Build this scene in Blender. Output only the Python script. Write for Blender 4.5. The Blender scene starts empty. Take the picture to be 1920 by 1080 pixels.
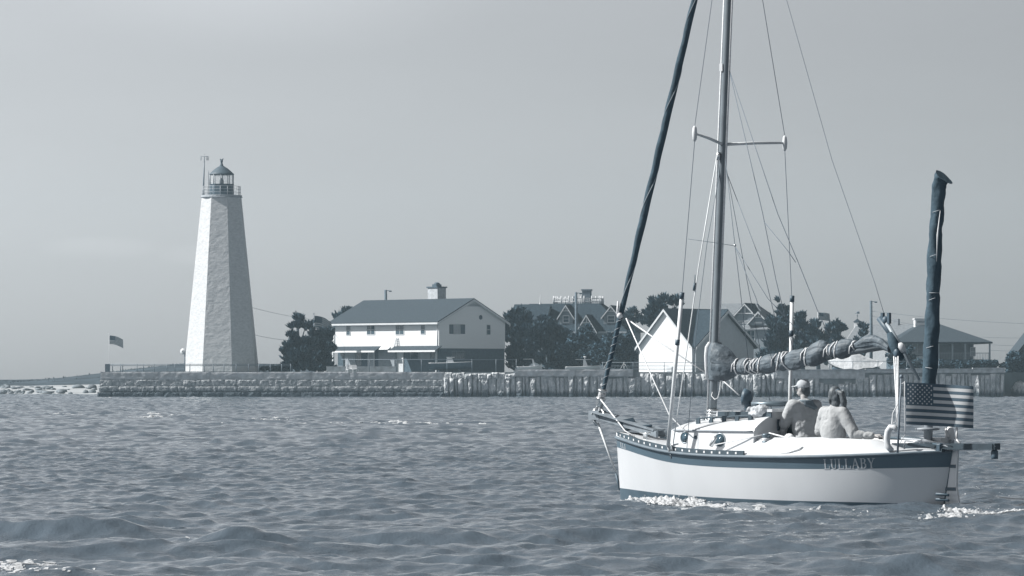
import bpy, bmesh, math, random
import numpy as np
from mathutils import Vector, Matrix, noise as mnoise
R = math.radians
S = bpy.context.scene
COL = S.collection
# ------------------------------------------------------------------ camera, sky, sun, exposure
F = 7670.0          # focal length in photo pixels (1920 wide)
HZ = 715.0          # photo row of the horizon
CH = 1.93           # camera height above the water
cam = bpy.data.cameras.new('camera'); co = bpy.data.objects.new('camera', cam); COL.objects.link(co)
co.location = (0, 0, CH); co.rotation_euler = (R(90), 0, 0)
cam.sensor_width = 36; cam.lens = F / 1920 * 36; cam.shift_y = (HZ - 540) / 1920
cam.clip_start = 0.5; cam.clip_end = 8000
S.camera = co
SUN_EL, SUN_AZ = 42.0, -0.6     # azimuth: degrees behind straight left
sd = Vector((-math.cos(R(SUN_EL)) * math.cos(R(SUN_AZ)), math.cos(R(SUN_EL)) * math.sin(R(SUN_AZ)), math.sin(R(SUN_EL))))
sl = bpy.data.lights.new('sun', 'SUN'); sl.energy = 4.0; sl.angle = R(0.53); sl.color = (1.0, 0.975, 0.94)
so = bpy.data.objects.new('sun', sl); COL.objects.link(so); so.rotation_euler = sd.to_track_quat('Z', 'Y').to_euler()
S.view_settings.view_transform = 'Standard'; S.view_settings.look = 'None'
S.view_settings.exposure = 0.93; S.view_settings.gamma = 1
w = bpy.data.worlds.new('World'); S.world = w; w.use_nodes = True
nt = w.node_tree; nt.nodes.clear()
def N(t, typ, **kw):
    n = t.nodes.new(typ)
    for k, v in kw.items(): setattr(n, k, v)
    return n
out = N(nt, 'ShaderNodeOutputWorld'); bg = N(nt, 'ShaderNodeBackground'); bg.inputs[1].default_value = 0.0525
sky = N(nt, 'ShaderNodeTexSky', sky_type='NISHITA'); sky.sun_disc = False
sky.sun_elevation = R(SUN_EL); sky.sun_rotation = R(-90 + SUN_AZ); sky.air_density = 1.0; sky.dust_density = 0.8; sky.ozone_density = 1.0
hs = N(nt, 'ShaderNodeHueSaturation'); hs.inputs['Saturation'].default_value = 0.10
tint = N(nt, 'ShaderNodeMixRGB', blend_type='MULTIPLY'); tint.inputs[0].default_value = 1; tint.inputs[2].default_value = (0.985, 0.993, 1.03, 1)
nt.links.new(sky.outputs[0], hs.inputs['Color']); nt.links.new(hs.outputs[0], tint.inputs[1])
# sunward side of the hazy sky is brighter; a few thin clouds
tc = N(nt, 'ShaderNodeTexCoord'); sx = N(nt, 'ShaderNodeSeparateXYZ'); nt.links.new(tc.outputs['Generated'], sx.inputs[0])
def M(t, op, a, b=None, clamp=False):
    n = N(t, 'ShaderNodeMath', operation=op); n.use_clamp = clamp
    for i, v in enumerate((a, b)):
        if v is None: continue
        if hasattr(v, 'links') or hasattr(v, 'is_linked'): t.links.new(v, n.inputs[i])
        else: n.inputs[i].default_value = v
    return n.outputs[0]
side = M(nt, 'MAXIMUM', M(nt, 'MINIMUM', M(nt, 'MULTIPLY_ADD', sx.outputs[0], -1.35), 1.3), 0.72)
side.node.inputs[0].links[0].from_node.inputs[0].links[0].from_node.inputs[2].default_value = 1.0
cn = N(nt, 'ShaderNodeTexNoise'); cn.inputs['Scale'].default_value = 9; cn.inputs['Detail'].default_value = 6
cmp_ = N(nt, 'ShaderNodeMapping'); cmp_.inputs['Scale'].default_value = (1, 1, 4.5); nt.links.new(tc.outputs['Generated'], cmp_.inputs[0]); nt.links.new(cmp_.outputs[0], cn.inputs[0])
def blob(cx, cz, rx, rz):
    a = M(nt, 'DIVIDE', M(nt, 'SUBTRACT', sx.outputs[0], cx), rx); b = M(nt, 'DIVIDE', M(nt, 'SUBTRACT', sx.outputs[2], cz), rz)
    d = M(nt, 'ADD', M(nt, 'MULTIPLY', a, a), M(nt, 'MULTIPLY', b, b))
    return M(nt, 'SUBTRACT', 1.0, d, True)
c1 = blob(-0.06, 0.099, 0.07, 0.022); c1 = M(nt, 'MULTIPLY', M(nt, 'MULTIPLY', c1, c1), 0.17)
n2 = M(nt, 'MULTIPLY', M(nt, 'SUBTRACT', cn.outputs[0], 0.42, True), 2.0)
c2 = M(nt, 'MULTIPLY', M(nt, 'ADD', blob(-0.100, 0.0325, 0.016, 0.003), blob(-0.077, 0.031, 0.010, 0.003)), n2)
c2 = M(nt, 'MULTIPLY', c2, 0.25)
c3 = M(nt, 'MULTIPLY', M(nt, 'SUBTRACT', cn.outputs[0], 0.5), 0.10)
cl = M(nt, 'ADD', M(nt, 'ADD', c1, c2), c3)
zc_ = M(nt, 'MULTIPLY', M(nt, 'MAXIMUM', sx.outputs[2], 0.0), 2.4); lift = M(nt, 'EXPONENT', M(nt, 'MULTIPLY', M(nt, 'MULTIPLY', zc_, zc_), -1.0))      # hazy air: the low sky is brighter than the zenith
lift = M(nt, 'ADD', M(nt, 'MULTIPLY', lift, 0.55), 0.45)
mul = M(nt, 'MULTIPLY', M(nt, 'MULTIPLY', side, lift), M(nt, 'ADD', cl, 1.0))
vm = N(nt, 'ShaderNodeVectorMath', operation='SCALE'); nt.links.new(tint.outputs[0], vm.inputs[0]); nt.links.new(mul, vm.inputs['Scale'])
nt.links.new(vm.outputs[0], bg.inputs[0]); nt.links.new(bg.outputs[0], out.inputs[0])
S.cycles.use_denoising = True
S.cycles.max_bounces = 6; S.cycles.volume_bounces = 0; S.cycles.transparent_max_bounces = 8
S.cycles.caustics_reflective = False; S.cycles.caustics_refractive = False
rnd = random.Random(7)

# ------------------------------------------------------------------ materials
DK = np.array((0.055, 0.098, 0.138)); WH = np.array((0.86, 0.87, 0.88))
def T(v): return tuple(DK + (WH - DK) * v)
MATS = {}
def mat(name, col, rough=0.6, var=0.12, scale=3.0, bump=0.0, bscale=20.0, metal=0.0, spec=0.4, coat=0.0, vec=(1, 1, 1)):
    if name in MATS: return MATS[name]
    m = bpy.data.materials.new(name); m.use_nodes = True; t = m.node_tree; b = t.nodes['Principled BSDF']
    if isinstance(col, (int, float)): col = T(col)
    tcn = N(t, 'ShaderNodeTexCoord'); mp = N(t, 'ShaderNodeMapping'); mp.inputs['Scale'].default_value = vec
    t.links.new(tcn.outputs['Object'], mp.inputs[0])
    nz = N(t, 'ShaderNodeTexNoise'); nz.inputs['Scale'].default_value = scale; nz.inputs['Detail'].default_value = 5
    t.links.new(mp.outputs[0], nz.inputs[0])
    rp = N(t, 'ShaderNodeValToRGB'); e = rp.color_ramp.elements
    e[0].position = 0.28; e[1].position = 0.72
    e[0].color = (*[max(0.0, c * (1 - var)) for c in col], 1); e[1].color = (*[min(0.92, c * (1 + var)) for c in col], 1)
    t.links.new(nz.outputs[0], rp.inputs[0]); t.links.new(rp.outputs[0], b.inputs['Base Color'])
    b.inputs['Roughness'].default_value = rough; b.inputs['Metallic'].default_value = metal
    b.inputs['Specular IOR Level'].default_value = spec; b.inputs['Coat Weight'].default_value = coat
    if bump:
        n2 = N(t, 'ShaderNodeTexNoise'); n2.inputs['Scale'].default_value = bscale; n2.inputs['Detail'].default_value = 4
        t.links.new(mp.outputs[0], n2.inputs[0]); bp = N(t, 'ShaderNodeBump'); bp.inputs['Strength'].default_value = 0.6; bp.inputs['Distance'].default_value = bump
        t.links.new(n2.outputs[0], bp.inputs['Height']); t.links.new(bp.outputs[0], b.inputs['Normal'])
    MATS[name] = m; return m
white = mat('white paint', 0.80, 0.5, 0.03, 1.5)
offwhite = mat('off white paint', 0.62, 0.55, 0.08, 3)
gelcoat = mat('white gelcoat', 0.63, 0.28, 0.05, 1.6, spec=0.5, vec=(1, 1, .4))
navy = mat('navy gelcoat', (0.075, 0.118, 0.152), 0.35, 0.05, 2, spec=0.5)
boot = mat('dark bottom paint', (0.066, 0.103, 0.132), 0.5, 0.15, 5)
teak = mat('weathered teak', (.045,.07,.09), 0.7, 0.3, 8, 0.004, 60)
alu = mat('anodised aluminium', (0.15, 0.178, 0.20), 0.45, 0.1, 4, metal=0.1)
steel = mat('stainless steel', (0.6, 0.63, 0.65), 0.25, 0.05, 6, metal=0.8)
wirem = mat('wire rope', (0.12, 0.155, 0.19), 0.5, 0.1, 9)
rope = mat('white rope', 0.72, 0.8, 0.15, 30)
black = mat('black fittings', (0.06, 0.095, 0.125), 0.5, 0.15, 8)
cover = mat('slate canvas cover', (0.092, 0.118, 0.140), 0.6, 0.3, 5, 0.05, 8)
darkcanvas = mat('dark acrylic canvas', (0.046, 0.077, 0.101), 0.8, 0.2, 6, 0.02, 16, spec=.2)
darkglass = mat('dark glass', (0.05, 0.083, 0.108), 0.1, 0.2, 5, spec=0.3)
shingle = mat('grey shingle roof', (0.046, 0.062, 0.076), 0.9, 0.2, 6, 0.01, 30, spec=.12)
darkshingle = mat('dark shingle roof', (0.028, 0.044, 0.058), 0.9, 0.3, 4, 0.02, 20, spec=.12)
paleshingle = mat('pale shingle roof', (0.15, 0.168, 0.185), 0.85, 0.25, 5, 0.02, 14)
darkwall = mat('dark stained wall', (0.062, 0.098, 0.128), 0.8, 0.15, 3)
greywall = mat('grey wall', (0.30, 0.33, 0.36), 0.8, 0.12, 3)
concrete = mat('weathered concrete', (0.50, 0.52, 0.54), 0.9, 0.28, 1.6, 0.02, 6)
metalrail = mat('painted rail', (0.16, 0.20, 0.24), 0.5, 0.15, 4)
bark = mat('bark', (0.10, 0.135, 0.165), 0.9, 0.3, 6, 0.02, 20)
pine = mat('pine needles', (0.048, 0.086, 0.115), 0.8, 0.5, 0.8, spec=0.15)
leaf = mat('broad leaves', (0.042, 0.078, 0.106), 0.8, 0.4, 0.9, spec=0.1)
brick = mat('dark brick', (0.11, 0.145, 0.18), 0.85, 0.25, 5, 0.01, 25)
skin = mat('skin', (0.33, 0.325, 0.325), 0.55, 0.06, 12)
shirtm = mat('pale shirt cloth', (0.34, 0.355, 0.365), 0.85, 0.08, 8, 0.05, 9)
shirtm2 = mat('light grey shirt cloth', (0.37, 0.39, 0.405), 0.85, 0.08, 8, 0.06, 9)
hairm = mat('brown hair', (0.085, 0.10, 0.112), 0.5, 0.5, 40, 0.012, 60, vec=(1, 1, .25))
capm = mat('faded cap cloth', (0.36, 0.385, 0.41), 0.85, 0.1, 14)
shortm = mat('dark shorts cloth', (0.10, 0.13, 0.16), 0.85, 0.1, 14)
tarpm = mat('pale tarpaulin', 0.58, 0.6, 0.2, 2, 0.15, 2.5)
foamm = mat('white water foam', 0.66, 0.7, 0.12, 20)
_b = foamm.node_tree.nodes['Principled BSDF']; _n = N(foamm.node_tree, 'ShaderNodeTexNoise'); _n.inputs['Scale'].default_value = 26; _n.inputs['Detail'].default_value = 4
_g = N(foamm.node_tree, 'ShaderNodeNewGeometry'); foamm.node_tree.links.new(_g.outputs['Position'], _n.inputs[0])      # foam thins out to wet film
_r = N(foamm.node_tree, 'ShaderNodeMapRange'); _r.inputs['From Min'].default_value = .35; _r.inputs['From Max'].default_value = .62; _r.inputs['To Min'].default_value = .28; _r.inputs['To Max'].default_value = .95
foamm.node_tree.links.new(_n.outputs[0], _r.inputs[0]); foamm.node_tree.links.new(_r.outputs[0], _b.inputs['Alpha'])
sandm = mat('sand', (0.33, 0.35, 0.365), 0.95, 0.2, 0.12)
rockm = mat('beach rock', (0.16, 0.185, 0.205), 0.9, 0.45, 0.8, 0.05, 6)
scrubm = mat('dune scrub', (0.05, 0.068, 0.084), 0.9, 0.5, 0.25, spec=.1)
flagred = mat('flag dark stripe cloth', (0.065, 0.102, 0.135), 0.8, 0.05, 9)
flagwhite = mat('flag pale stripe cloth', (0.48, 0.50, 0.515), 0.8, 0.05, 9)
starm = mat('flag star cloth', 0.62, 0.8, 0.03, 9)
lawnm = mat('lawn and yard', (0.13, 0.165, 0.18), 0.95, 0.3, 0.3)

def stone_mat(name, lo, hi, sc, tide):
    m = bpy.data.materials.new(name); m.use_nodes = True; t = m.node_tree; b = t.nodes['Principled BSDF']
    g = N(t, 'ShaderNodeNewGeometry'); sp = N(t, 'ShaderNodeSeparateXYZ'); t.links.new(g.outputs['Position'], sp.inputs[0])
    nz = N(t, 'ShaderNodeTexNoise'); nz.inputs['Scale'].default_value = sc; nz.inputs['Detail'].default_value = 8; nz.inputs['Roughness'].default_value = 0.7
    smp = N(t, 'ShaderNodeMapping'); smp.inputs['Scale'].default_value = (1.6, 1, .45) if 'slab' in name else (1, 1, 1); t.links.new(g.outputs['Position'], smp.inputs[0]); t.links.new(smp.outputs[0], nz.inputs[0])
    rp = N(t, 'ShaderNodeValToRGB'); e = rp.color_ramp.elements; e[0].position = 0.38; e[1].position = 0.64; e[0].color = (*lo, 1); e[1].color = (*hi, 1)
    t.links.new(nz.outputs[0], rp.inputs[0])
    hz = M(t, 'ADD', sp.outputs[2], M(t, 'MULTIPLY', nz.outputs[0], 1.1))
    r2 = N(t, 'ShaderNodeMapRange'); r2.inputs['From Min'].default_value = tide; r2.inputs['From Max'].default_value = tide + 0.55; t.links.new(hz, r2.inputs[0])
    mx = N(t, 'ShaderNodeMixRGB'); mx.inputs[1].default_value = (0.085, 0.115, 0.14, 1); t.links.new(r2.outputs[0], mx.inputs[0]); t.links.new(rp.outputs[0], mx.inputs[2])
    t.links.new(mx.outputs[0], b.inputs['Base Color']); b.inputs['Roughness'].default_value = 0.85
    n2 = N(t, 'ShaderNodeTexNoise'); n2.inputs['Scale'].default_value = 5; n2.inputs['Detail'].default_value = 6; t.links.new(g.outputs['Position'], n2.inputs[0])
    bp = N(t, 'ShaderNodeBump'); bp.inputs['Distance'].default_value = 0.12; bp.inputs['Strength'].default_value = 0.8; t.links.new(n2.outputs[0], bp.inputs['Height']); t.links.new(bp.outputs[0], b.inputs['Normal'])
    return m
granite = stone_mat('granite blocks', (0.20, 0.23, 0.25), (0.58, 0.60, 0.615), 2.4, 1.15)
slabstone = stone_mat('rough stone slabs', (0.30, 0.33, 0.35), (0.70, 0.715, 0.73), 2.2, 1.0)
def tower_mat():
    m = bpy.data.materials.new('whitewashed stone'); m.use_nodes = True; t = m.node_tree; b = t.nodes['Principled BSDF']
    tcn = N(t, 'ShaderNodeTexCoord'); mp = N(t, 'ShaderNodeMapping'); mp.inputs['Scale'].default_value = (1.1, 1.1, 2.3); t.links.new(tcn.outputs['Object'], mp.inputs[0])
    vo = N(t, 'ShaderNodeTexVoronoi'); vo.inputs['Scale'].default_value = 1.1; t.links.new(mp.outputs[0], vo.inputs[0])
    nz = N(t, 'ShaderNodeTexNoise'); nz.inputs['Scale'].default_value = 2.2; nz.inputs['Detail'].default_value = 7; t.links.new(mp.outputs[0], nz.inputs[0])
    h = M(t, 'ADD', M(t, 'MULTIPLY', vo.outputs['Distance'], 0.5), nz.outputs[0])
    bp = N(t, 'ShaderNodeBump'); bp.inputs['Distance'].default_value = 0.03; bp.inputs['Strength'].default_value = 0.35; t.links.new(h, bp.inputs['Height']); t.links.new(bp.outputs[0], b.inputs['Normal'])
    rp = N(t, 'ShaderNodeValToRGB'); e = rp.color_ramp.elements; e[0].position = 0.3; e[1].position = 0.65; e[0].color = (0.45, 0.47, 0.485, 1); e[1].color = (0.57, 0.585, 0.60, 1)
    t.links.new(nz.outputs[0], rp.inputs[0]); t.links.new(rp.outputs[0], b.inputs['Base Color']); b.inputs['Roughness'].default_value = 0.85
    return m
towerm = tower_mat()
def glass_mat():
    m = bpy.data.materials.new('lantern glass'); m.use_nodes = True; t = m.node_tree; b = t.nodes['Principled BSDF']
    b.inputs['Base Color'].default_value = (0.9, 0.93, 0.95, 1); b.inputs['Roughness'].default_value = 0.03
    b.inputs['Transmission Weight'].default_value = 0.0; b.inputs['Alpha'].default_value = 0.18
    return m
glassm = glass_mat()

# ------------------------------------------------------------------ frames and mesh builder
class Frame:
    def __init__(s, ox, oy, deg=0):
        s.ox, s.oy, s.a = ox, oy, R(deg); s.c, s.s = math.cos(s.a), math.sin(s.a)
    def world(s, x, y): return s.ox + x * s.c - y * s.s, s.oy + x * s.s + y * s.c
    def local(s, X, Y):
        dx, dy = X - s.ox, Y - s.oy
        return dx * s.c + dy * s.s, -dx * s.s + dy * s.c
    def hit(s, px, py, axis, c):
        """photo pixel -> point on the vertical plane local axis = c"""
        dx = (px - 960) / F; n = (s.c, s.s) if axis == 'x' else (-s.s, s.c)
        t = (c + s.ox * n[0] + s.oy * n[1]) / (dx * n[0] + n[1])
        X, Y = t * dx, t; lx, ly = s.local(X, Y)
        return Vector((lx, ly, CH - (py - HZ) / F * t))
    def proj(s, x, y, z):
        X, Y = s.world(x, y)
        return 960 + F * X / Y, HZ - F * (z - CH) / Y
def at(px, Y): return (px - 960) / F * Y
def zat(py, Y): return CH - (py - HZ) / F * Y
def water_at(px, py):
    Y = CH * F / (py - HZ); return at(px, Y), Y

def rootz(o):
    while o.parent: o = o.parent
    return o.location.z
class MB:
    def __init__(s): s.v = []; s.f = []; s.m = []; s.sm = []
    def add(s, vs, fs, mi=0, smooth=False):
        b = len(s.v); s.v += [tuple(v) for v in vs]; s.f += [[b + i for i in f] for f in fs]; s.m += [mi] * len(fs); s.sm += [smooth] * len(fs); return s
    def box(s, x0, x1, y0, y1, z0, z1, mi=0, rot=None):
        vs = [Vector((x, y, z)) for z in (z0, z1) for y in (y0, y1) for x in (x0, x1)]
        if rot is not None:
            c = Vector(((x0 + x1) / 2, (y0 + y1) / 2, (z0 + z1) / 2)); vs = [c + rot @ (v - c) for v in vs]
        return s.add(vs, [(0, 2, 3, 1), (4, 5, 7, 6), (0, 1, 5, 4), (1, 3, 7, 5), (3, 2, 6, 7), (2, 0, 4, 6)], mi)
    def tube(s, pts, r, n=8, mi=0, cap=True, smooth=True, flat=1.0):
        pts = [Vector(p) for p in pts]; k = len(pts); rs = r if hasattr(r, '__len__') else [r] * k
        vs = []; fs = []; ref = None
        for i, p in enumerate(pts):
            d = (pts[min(i + 1, k - 1)] - pts[max(i - 1, 0)])
            d = d.normalized() if d.length > 1e-9 else Vector((0, 0, 1))
            if ref is None: ref = d.orthogonal().normalized()
            u = (ref - d * ref.dot(d)); u = u.normalized() if u.length > 1e-6 else d.orthogonal().normalized(); ref = u
            q = d.cross(u)
            for j in range(n):
                a = 2 * math.pi * j / n; vs.append(p + (u * math.cos(a) + q * math.sin(a) * flat) * rs[i])
        for i in range(k - 1):
            for j in range(n): fs.append((i * n + j, i * n + (j + 1) % n, (i + 1) * n + (j + 1) % n, (i + 1) * n + j))
        s.add(vs, fs, mi, smooth)
        if cap and rs[0] > 0: b = len(s.v) - len(vs); s.f += [[b + j for j in reversed(range(n))], [b + (k - 1) * n + j for j in range(n)]]; s.m += [mi, mi]; s.sm += [False, False]
        return s
    def lathe(s, c, prof, n=24, mi=0, smooth=True, ph=0.0, axis=None):
        c = Vector(c); vs = []; fs = []; rot = axis.to_track_quat('Z', 'Y').to_matrix() if axis is not None else Matrix.Identity(3)
        for r, z in prof:
            for j in range(n):
                a = 2 * math.pi * j / n + ph; vs.append(c + rot @ Vector((r * math.cos(a), r * math.sin(a), z)))
        for i in range(len(prof) - 1):
            for j in range(n): fs.append((i * n + j, i * n + (j + 1) % n, (i + 1) * n + (j + 1) % n, (i + 1) * n + j))
        fs.append(list(reversed(range(n)))); fs.append([(len(prof) - 1) * n + j for j in range(n)])
        return s.add(vs, fs, mi, smooth)
    def prism(s, poly, d, mi=0):
        """polygon of 3D points extruded by the vector d"""
        n = len(poly); d = Vector(d); vs = [Vector(p) for p in poly] + [Vector(p) + d for p in poly]
        return s.add(vs, [list(reversed(range(n))), [n + i for i in range(n)]] + [(i, (i + 1) % n, n + (i + 1) % n, n + i) for i in range(n)], mi)
    def ball(s, c, r, mi=0, n=10, k=6, jit=0.0):
        c = Vector(c); r = r if hasattr(r, '__len__') else (r, r, r); vs = []; fs = []
        for i in range(k + 1):
            t = math.pi * i / k
            for j in range(n):
                a = 2 * math.pi * j / n; q = 1 + (rnd.uniform(-jit, jit) if jit else 0)
                vs.append(c + Vector((r[0] * math.sin(t) * math.cos(a) * q, r[1] * math.sin(t) * math.sin(a) * q, r[2] * math.cos(t) * q)))
        for i in range(k):
            for j in range(n): fs.append((i * n + j, (i + 1) * n + j, (i + 1) * n + (j + 1) % n, i * n + (j + 1) % n))
        return s.add(vs, fs, mi, True)
    def grid(s, P, mi=0, smooth=True):
        """P[i][j] points"""
        a, b = len(P), len(P[0]); vs = [p for row in P for p in row]
        return s.add(vs, [(i * b + j, i * b + j + 1, (i + 1) * b + j + 1, (i + 1) * b + j) for i in range(a - 1) for j in range(b - 1)], mi, smooth)
    def data(s, name, mats, dz=0.0, clean=False):
        me = bpy.data.meshes.new(name); v = [(x, y, z - dz) for x, y, z in s.v]; me.from_pydata(v, [], s.f)
        for m in (mats if isinstance(mats, (list, tuple)) else [mats]): me.materials.append(m)
        me.polygons.foreach_set('material_index', s.m); me.polygons.foreach_set('use_smooth', s.sm)
        if clean:
            bm = bmesh.new(); bm.from_mesh(me); bmesh.ops.recalc_face_normals(bm, faces=bm.faces); bm.to_mesh(me); bm.free()
        me.update(); return me
    def build(s, name, mats, parent, label=None, kind=None, clean=True):
        me = s.data(name, mats, rootz(parent), clean)
        o = bpy.data.objects.new(name, me); COL.objects.link(o); o.parent = parent
        if label: o['label'] = label
        if kind: o['kind'] = kind
        return o
def tag(o, label=None, cat=None, group=None, kind=None):
    for k, v in (('label', label), ('category', cat), ('group', group), ('kind', kind)):
        if v: o[k] = v
    return o
def thing(name, fr, z0, label, cat, group=None):
    o = bpy.data.objects.new(name, None); COL.objects.link(o); o.empty_display_size = 0.3
    o.location = (fr.ox, fr.oy, z0); o.rotation_euler = (0, 0, fr.a); return tag(o, label, cat, group)
def solo(name, mb, mats, fr, z0, label=None, cat=None, group=None, kind=None):
    o = bpy.data.objects.new(name, mb.data(name, mats, z0, True)); COL.objects.link(o)
    o.location = (fr.ox, fr.oy, z0); o.rotation_euler = (0, 0, fr.a); return tag(o, label, cat, group, kind)
W0 = Frame(0, 0, 0)
def npmesh(name, co_, quads, mats, smooth=True):
    me = bpy.data.meshes.new(name); nv, nf = len(co_), len(quads)
    me.vertices.add(nv); me.vertices.foreach_set('co', np.ascontiguousarray(co_, dtype=np.float32).ravel())
    me.loops.add(nf * 4); me.loops.foreach_set('vertex_index', np.ascontiguousarray(quads, dtype=np.int32).ravel())
    me.polygons.add(nf); me.polygons.foreach_set('loop_start', np.arange(0, nf * 4, 4, dtype=np.int32))
    me.polygons.foreach_set('use_smooth', np.full(nf, smooth)); me.update(calc_edges=True); me.validate()
    for m in mats: me.materials.append(m)
    return me

# ------------------------------------------------------------------ water
BF = Frame(4.255, 65.0, 140.0)      # the boat: local +x to the bow, +y to port
rs = np.random.RandomState(11)
WAVES = []
for i in range(84):
    lam = 0.18 * (5.0 / 0.18) ** (i / 83.0) * rs.uniform(0.93, 1.07)
    th = R(-90 + rs.normal(0, 30) + (18 if i % 3 else -25))
    slope = 0.040 * (1.05 if lam < 0.7 else 0.75 if lam < 1.5 else 0.5 if lam < 2.6 else 0.32)
    WAVES.append((lam, th, slope * lam / (2 * math.pi), rs.uniform(0, 6.283)))
SW = []   # local swells: X, Y, half width across, thickness, height, angle
for px, py, wx, wy, h, an in ((110, 1006, 1.35, 0.70, 0.22, -9), (100, 1036, 1.5, 0.7, 0.12, 0), (450, 1016, 0.45, 0.55, 0.14, 0), (780, 1014, 1.5, 0.8, 0.17, -3), (630, 1032, 0.5, 0.5, 0.10, 0), (890, 1056, 0.4, 0.5, 0.10, 0), (1130, 1012, 1.2, 0.8, 0.10, -8),
                              (1500, 1030, 1.5, 0.9, 0.10, 5), (1760, 1068, 1.4, 0.8, 0.15, 14), (1000, 985, 0.8, 0.8, 0.08, 6), (480, 1022, 0.7, 0.6, 0.08, 9)):
    X, Y = water_at(px, py); SW.append((X, Y, wx, wy, h, R(an)))
for px, py, wx, wy, h, an in ((1848, 941, 0.40, 0.7, 0.12, 10), (1240, 949, 0.9, 0.45, 0.07, 25), (1560, 960, 1.2, 0.6, 0.05, 20)):
    X, Y = water_at(px, py); SW.append((X, Y, wx, wy, h, R(an)))
def sea(X, Y, step):
    Z = np.zeros_like(X); DX = np.zeros_like(X); DY = np.zeros_like(X)
    for lam, th, a, ph in WAVES:
        k = 2 * math.pi / lam; c, s = math.cos(th), math.sin(th)
        q = np.clip((lam / step - 1.1) / 1.0, 0, 1) * np.clip(1 + (step - .07) * 2.5, 1, 1.5)
        if q.max() <= 0: continue
        p = k * (c * X + s * Y) + ph
        Z += a * q * np.cos(p); sn = np.sin(p) * a * q * 0.9; DX -= c * sn; DY -= s * sn
    for x, y, wx, wy, h, an in SW:
        dx, dy = X - x, Y - y; u = dx * math.cos(an) + dy * math.sin(an); v = -dx * math.sin(an) + dy * math.cos(an)
        g = h * np.exp(-(u / wx) ** 2); vv = np.where(v < 0, v / (wy * 0.55), v / wy)
        Z += g * (np.exp(-vv ** 2) - 0.35 * np.exp(-((v + 1.5 * wy) / wy) ** 2))
    return Z, DX, DY
def sea_z(x, y):
    Z, a, b = sea(np.array([[x]]), np.array([[y]]), 0.1); return float(Z[0, 0])
rows = list(np.arange(18, 30, 0.3)) + list(np.arange(30, 100, 0.08)); st = 0.08
while rows[-1] < 3500:
    st = min(st * 1.008, 0.34) if rows[-1] < 620 else st * 1.15
    rows.append(rows[-1] + st)
rows = np.array(rows); steps = np.gradient(rows)
u = np.linspace(-1, 1, 820); ex = np.array([1.05, 1.2, 1.5, 2.2, 3.5, 6, 10, 18])
un = np.concatenate([-ex[::-1], u, ex])
XX = un[None, :] * (rows[:, None] * 0.15 + 1.5); YY = np.repeat(rows[:, None], len(un), 1)
ST = np.repeat(steps[:, None], len(un), 1) * 0.85; ST = np.where(np.abs(un)[None, :] > 1.01, 50.0, ST)
Zs, DXs, DYs = sea(XX, YY, ST)
nr, nc = XX.shape; idx = np.arange(nr * nc).reshape(nr, nc)
quads = np.stack([idx[:-1, :-1], idx[:-1, 1:], idx[1:, 1:], idx[1:, :-1]], -1).reshape(-1, 4)
def water_mat():
    m = bpy.data.materials.new('sea water'); m.use_nodes = True; t = m.node_tree; b = t.nodes['Principled BSDF']
    g = N(t, 'ShaderNodeNewGeometry'); mp = N(t, 'ShaderNodeMapping'); mp.inputs['Scale'].default_value = (1, 0.75, 1); t.links.new(g.outputs['Position'], mp.inputs[0])
    n1 = N(t, 'ShaderNodeTexNoise'); n1.inputs['Scale'].default_value = 8; n1.inputs['Detail'].default_value = 5; n1.inputs['Roughness'].default_value = 0.6; t.links.new(mp.outputs[0], n1.inputs[0])
    n2 = N(t, 'ShaderNodeTexNoise'); n2.inputs['Scale'].default_value = 0.9; n2.inputs['Detail'].default_value = 4; t.links.new(mp.outputs[0], n2.inputs[0])
    h = M(t, 'ADD', M(t, 'MULTIPLY', n1.outputs[0], 0.022), M(t, 'MULTIPLY', n2.outputs[0], 0.04))
    bp = N(t, 'ShaderNodeBump'); bp.inputs['Distance'].default_value = 1.0; bp.inputs['Strength'].default_value = 0.75; t.links.new(h, bp.inputs['Height']); t.links.new(bp.outputs[0], b.inputs['Normal'])
    b.inputs['Base Color'].default_value = (0.073, 0.096, 0.119, 1); b.inputs['Roughness'].default_value = 0.06; b.inputs['IOR'].default_value = 1.33
    return m
me = npmesh('water', np.stack([XX + DXs, YY + DYs, Zs], -1).reshape(-1, 3), quads, [water_mat()])
wo = bpy.data.objects.new('water', me); COL.objects.link(wo); tag(wo, kind='structure', label='choppy grey blue sea water')

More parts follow.
